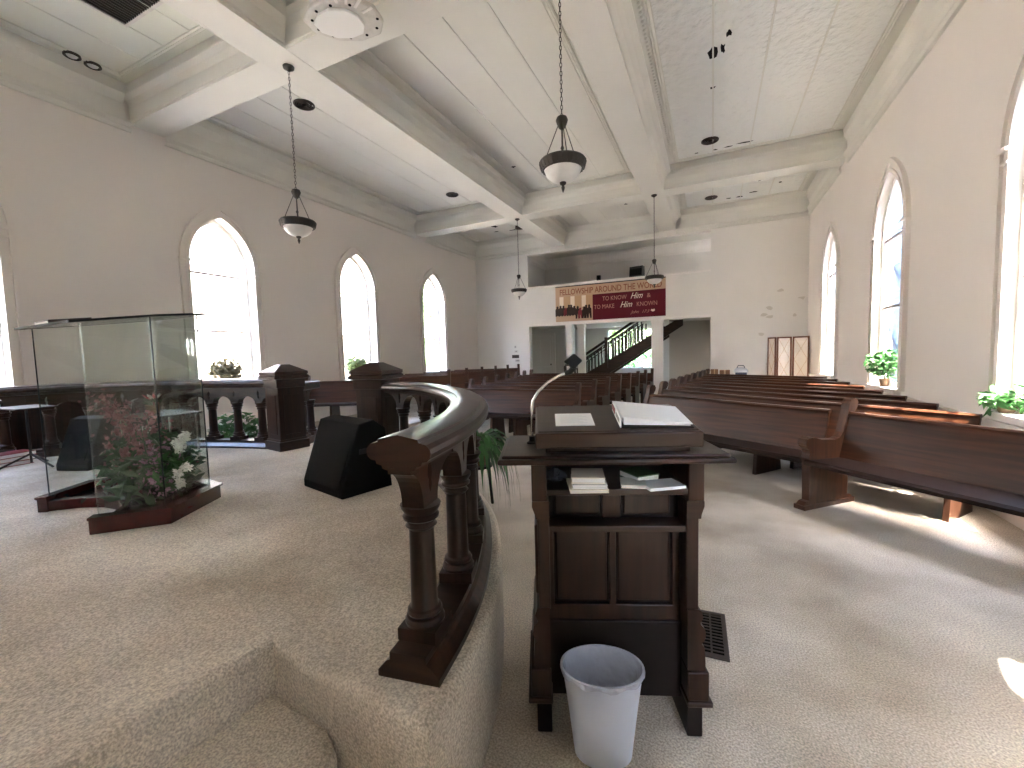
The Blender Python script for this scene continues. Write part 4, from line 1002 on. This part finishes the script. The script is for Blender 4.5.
text('TO MAKE', .18, -.42, 2.755, 'tan3', sx=.80); text('Him', .25, .36, 2.75, 'cream', shear=.45, sx=.8); text('KNOWN', .18, .84, 2.755, 'tan3', sx=.80)
text('John', .12, .68, 2.555, 'tan3', shear=.45); text('17:3', .12, .98, 2.555, 'tan3', shear=.45)
MB().prism([(1.24, 2.60), (1.30, 2.57), (1.36, 2.60), (1.34, 2.65), (1.30, 2.63), (1.26, 2.65)], -.005, -.001, 'y').build('emblem', 'cream', bn)

def cabspk(label, loc, rz, w_, d, h, tilt):
    t = thing('loudspeaker', label, 'loudspeaker', loc, rz, 'gallery loudspeakers')
    MB().prism([(-d/2, .02), (d/2, 0), (d/2, h), (-d/2+tilt, h)], -w_/2, w_/2, 'x').build('cabinet', 'blackp', t, bevel=.008)
    MB().prism([(-d/2-.006, .05), (-d/2-.002, .05), (-d/2+tilt-.002, h-.04), (-d/2+tilt-.006, h-.04)], -w_/2+.03, w_/2-.03, 'x').build('grille', 'black', t)
    MB().box(-w_/4, w_/4, -.05, .05, -.002, .02).build('foot', 'blackp', t)
cabspk('large black loudspeaker on the gallery parapet above the banner', (-2.03, YF+.13, 3.612), R(-12), .40, .22, .32, .06)
cabspk('small black loudspeaker on the gallery parapet above the banner', (-3.16, YF+.12, 3.612), R(5), .12, .14, .17, .02)
# stair in the vestibule
st = thing('staircase', 'dark wooden stair climbing to the gallery behind the posts', 'staircase', (0, 0, 0))
sx0, rise, run = -4.55, .182, .28
for i in range(13):
    x = sx0+i*run; z = (i+1)*rise
    MB().box(x-.02, x+run, 14.05, 15.05, z-.035, z).build('tread', 'wood', st); MB().box(x, x+.02, 14.08, 15.05, z-rise, z-.035).build('riser', 'trim', st)
for y in (14.0, 15.05): MB().prism([(sx0-.1, 0), (sx0+.35, 0), (sx0+13*run+.1, 12.0*rise), (sx0+13*run+.1, 13.6*rise), (sx0-.1, .28)], y, y+.05, 'y').build('stringer', 'wood', st)
hz = lambda x: .95+(x-sx0)*rise/run
for y in (14.02, 15.07): MB().tube([(sx0-.05, y, hz(sx0)-.05), (-1.9, y, hz(-1.9)-.05)], .045, 8).build('handrail', 'woodv', st)
for y in (14.02, 15.07): MB().tube([(sx0-.05, y, hz(sx0)-.17), (-1.9, y, hz(-1.9)-.17)], .022, 6).build('sub_rail', 'woodv', st)
for y in (14.02, 15.07):
    i = 0; x = sx0+.1
    while x < -1.95:
        MB().box(x-.022, x+.022, y-.018, y+.018, (x-sx0)*rise/run+.18, hz(x)-.14).build('baluster', 'woodv' if y > 14.5 or 1 else 'trim', st); x += .115
    for x in (sx0+.0, -3.15): MB().box(x-.05, x+.05, y-.05, y+.05, max(0, (x-sx0)*rise/run), hz(x)+.06).build('stair_newel', 'woodv', st)
# folding screen
fs_ = thing('folding_screen', 'folding screen with cloth panels in dark frames in the far right corner', 'folding screen', (1.42, 12.55, 0))
def leaf_(x0, y0, x1, y1):
    a = Vector((x0, y0, 0)); d = Vector((x1-x0, y1-y0, 0)); L = d.length; ang = math.atan2(d.y, d.x)
    mb = MB().box(0, .035, -.012, .012, 0, 1.70); mb.box(L-.035, L, -.012, .012, 0, 1.70); mb.box(.035, L-.035, -.012, .012, 1.665, 1.70); mb.box(.035, L-.035, -.012, .012, .08, .12)
    pf = mb.build('panel_frame', 'screenwood', fs_, a, ang); MB().box(.035, L-.035, -.003, .003, .12, 1.665).build('cloth_panel', 'fabric', pf)
    for z0, z1 in ((.12, .62), (.62, 1.14), (1.14, 1.665)):
        for s_ in (0, 1):
            MB().tube([(.035 if s_ else L-.035, -.006, z0), (L-.035 if s_ else .035, -.006, z1)], .004, 5).build('stitching', 'tan2', pf)
leaf_(-.12, .28, .02, -.02); leaf_(.04, -.02, .36, .02); leaf_(.38, .02, .72, -.02)
# odds and ends by the screen, on the last right-hand pew
pew_x = thing('cardboard_box', 'small brown box on a table by the far wall', 'box', (.05, 12.35, .745)); MB().box(-.09, .09, -.1, .1, 0, .17).build('box_body', 'kraft', pew_x, bevel=.004); MB().box(-.012, .012, -.101, .101, .03, .171).build('tape', 'tan2', pew_x)
b2 = thing('cardboard_box', 'wider brown box on a table by the far wall', 'box', (.29, 12.38, .745)); MB().box(-.12, .12, -.1, .1, 0, .15).build('box_body', 'kraft', b2, bevel=.004); MB().box(-.02, .02, -.101, .101, .03, .151).build('tape', 'tan', b2)
b3 = thing('travel_bag', 'silver and navy bag on a table by the far wall', 'bag', (.66, 12.35, .745))
mb = MB().ball((0, 0, .11), .16, 14, 8, (1.05, .7, .68)); mb.v = [(x, y, max(0, z)) for x, y, z in mb.v]; mb.build('bag_body', 'silverbag', b3, smooth=True)
MB().box(-.13, .13, -.125, -.10, .02, .09).build('pocket', 'bluebag', b3, bevel=.01); MB().tube([(-.09, 0, .2), (-.06, 0, .26), (.06, 0, .26), (.09, 0, .2)], .012, 6).build('strap', 'bluebag', b3)
tb = thing('side_table', 'low wooden table against the far wall right of the vestibule', 'table', (.55, 12.45, 0)); MB().box(-.75, .75, -.28, .28, .71, .745).build('table_top', 'pew', tb, bevel=.004)
for sx in (-1, 1):
    for sy in (-1, 1): MB().box(sx*.68-.03, sx*.68+.03, sy*.22-.03, sy*.22+.03, 0, .71).build('leg', 'pewend', tb)
# wall plates left of the vestibule
for nm, x, z, w_, h, m, lab in (('wall_plate', -5.97, 1.69, .05, .07, 'outletm', 'topmost small grey plate on the far wall left of the vestibule'), ('wall_plate', -5.94, 1.54, .09, .06, 'outletm', 'second small plate on the far wall left of the vestibule'),
                       ('switch_plate', -5.97, 1.37, .17, .08, 'bronze', 'dark wide switch plate on the far wall'), ('wall_plate', -5.90, 1.23, .10, .08, 'outletm', 'lowest grey plate on the far wall left of the vestibule')):
    w_ *= 1.5; h *= 1.35
    t = thing(nm, lab, 'wall plate', (x, YF, z)); MB().box(-w_/2, w_/2, -.012, 0, -h/2, h/2).build('plate', m, t, bevel=.003)
    for q in range(3 if w_ > .15 else 1): MB().box(-.012+(q-1)*.05*(w_ > .15), .012+(q-1)*.05*(w_ > .15), -.018, -.012, -.018, .018).build('toggle', 'blackp', t)

# ------------------------------------------------------------------ outside
sob('ground', MB().box(-60, 60, -60, 80, -.9, -.6), 'grass', 'grey gravel ground outside the church windows', 'ground')
nb = thing('brick_building', 'sunlit buff brick building outside the left windows', 'building', (-12.2, 4.6, -.6))
MB().box(-2.5, 0, -12, 8.6, 0, 6.2).build('brick_wall', 'brickx', nb)
MB().prism([(.5, 6.1), (.5, 6.3), (-2.0, 8.0), (-4.0, 6.3), (-4.0, 6.1)], -12.4, 9.0, 'y').build('shingle_roof', 'roofred', nb)
nb = thing('clapboard_house', 'blue-grey clapboard house outside the right windows', 'building', (6.2, 6, -.6))
MB().box(.02, 4, -14, 36, 0, 9.5).build('house_wall', 'siding', nb)
mb = None
for i in range(38):
    z = i*.25; MB().prism([(0, z), (-.022, z), (0, z+.25)], -14, 36, 'y').build('clapboard', 'siding', nb)
MB().prism([(-.15, 9.5), (-.15, 9.65), (4.15, 9.65), (4.15, 9.5)], -14.2, 36.2, 'y').build('roof', 'sidedk', nb)
for (y0, z0, y1, z1) in ((11, .6, 16, 5.6), (19, .6, 25, 5.8), (16, .6, 21, 5.0), (24, .6, 31, 5.8)):
    MB().tube([(-.08, y0-6, z0), (-.08, y1-6, z1)], .07, 6).build('roof_shadow_line', 'sidedk', nb)  # roof shadows on the siding, built as dark diagonal tubes
def tree(label, loc, h, r, n, m, seed):
    rnd = random.Random(seed); t = thing('tree', label, 'tree', loc, group='trees outside')
    MB().tube([(0, 0, 0), (.1, .05, h*.4), (0, .1, h*.75)], [.2, .14, .06], 8).build('trunk', 'bark', t)
    mb = MB()
    for i in range(9):
        c = (rnd.uniform(-.6, .6)*r, rnd.uniform(-.6, .6)*r, h*.62+rnd.uniform(-.5, .5)*h*.55); leafquads(mb, c, r*.6, n//9, .15, rnd, 1)
    mb.build('crown', m, t)
tree('leafy tree outside the far left window', (-13.4, 18.6, -.6), 6.5, 2.2, 2700, 'leafl', 1)
tree('second leafy tree outside the far left window', (-18.5, 25.0, -.6), 6, 2.2, 2400, 'leaf', 2)
tree('tree outside the vestibule window behind the stair', (-3.6, 21.0, -.6), 5.5, 2.0, 2600, 'leafl', 3)
tree('darker tree outside the vestibule window', (2.4, 24.0, -.6), 6, 2.3, 2600, 'leaf', 4)
tree('tree left of the vestibule window outside', (-9.6, 24.5, -.6), 6, 2.3, 2400, 'leaf', 5)
rnd = random.Random(31); t = thing('hedge', 'leafy hedge outside the vestibule window below the trees', 'hedge', (-2.6, 18.6, -.6))
for k2 in range(4): MB().tube([(-1.8+k2*1.2, 0, 0), (-1.75+k2*1.2, .05, 1.2)], .03, 6).build('stem', 'bark', t)
mb = MB()
for k2 in range(6): leafquads(mb, (-2.2+k2*.85, 0, 1.25+.2*rnd.random()), .95, 520, .11, rnd, 1)
mb.build('foliage', 'leaf', t)['kind'] = 'stuff'
tree('added unseen tree shading the right wall window beside the camera', (4.3, -.25, -.6), 6.4, 1.68, 4800, 'leaf', 6)  # added out of view, its crown keeps sky light off the right floor
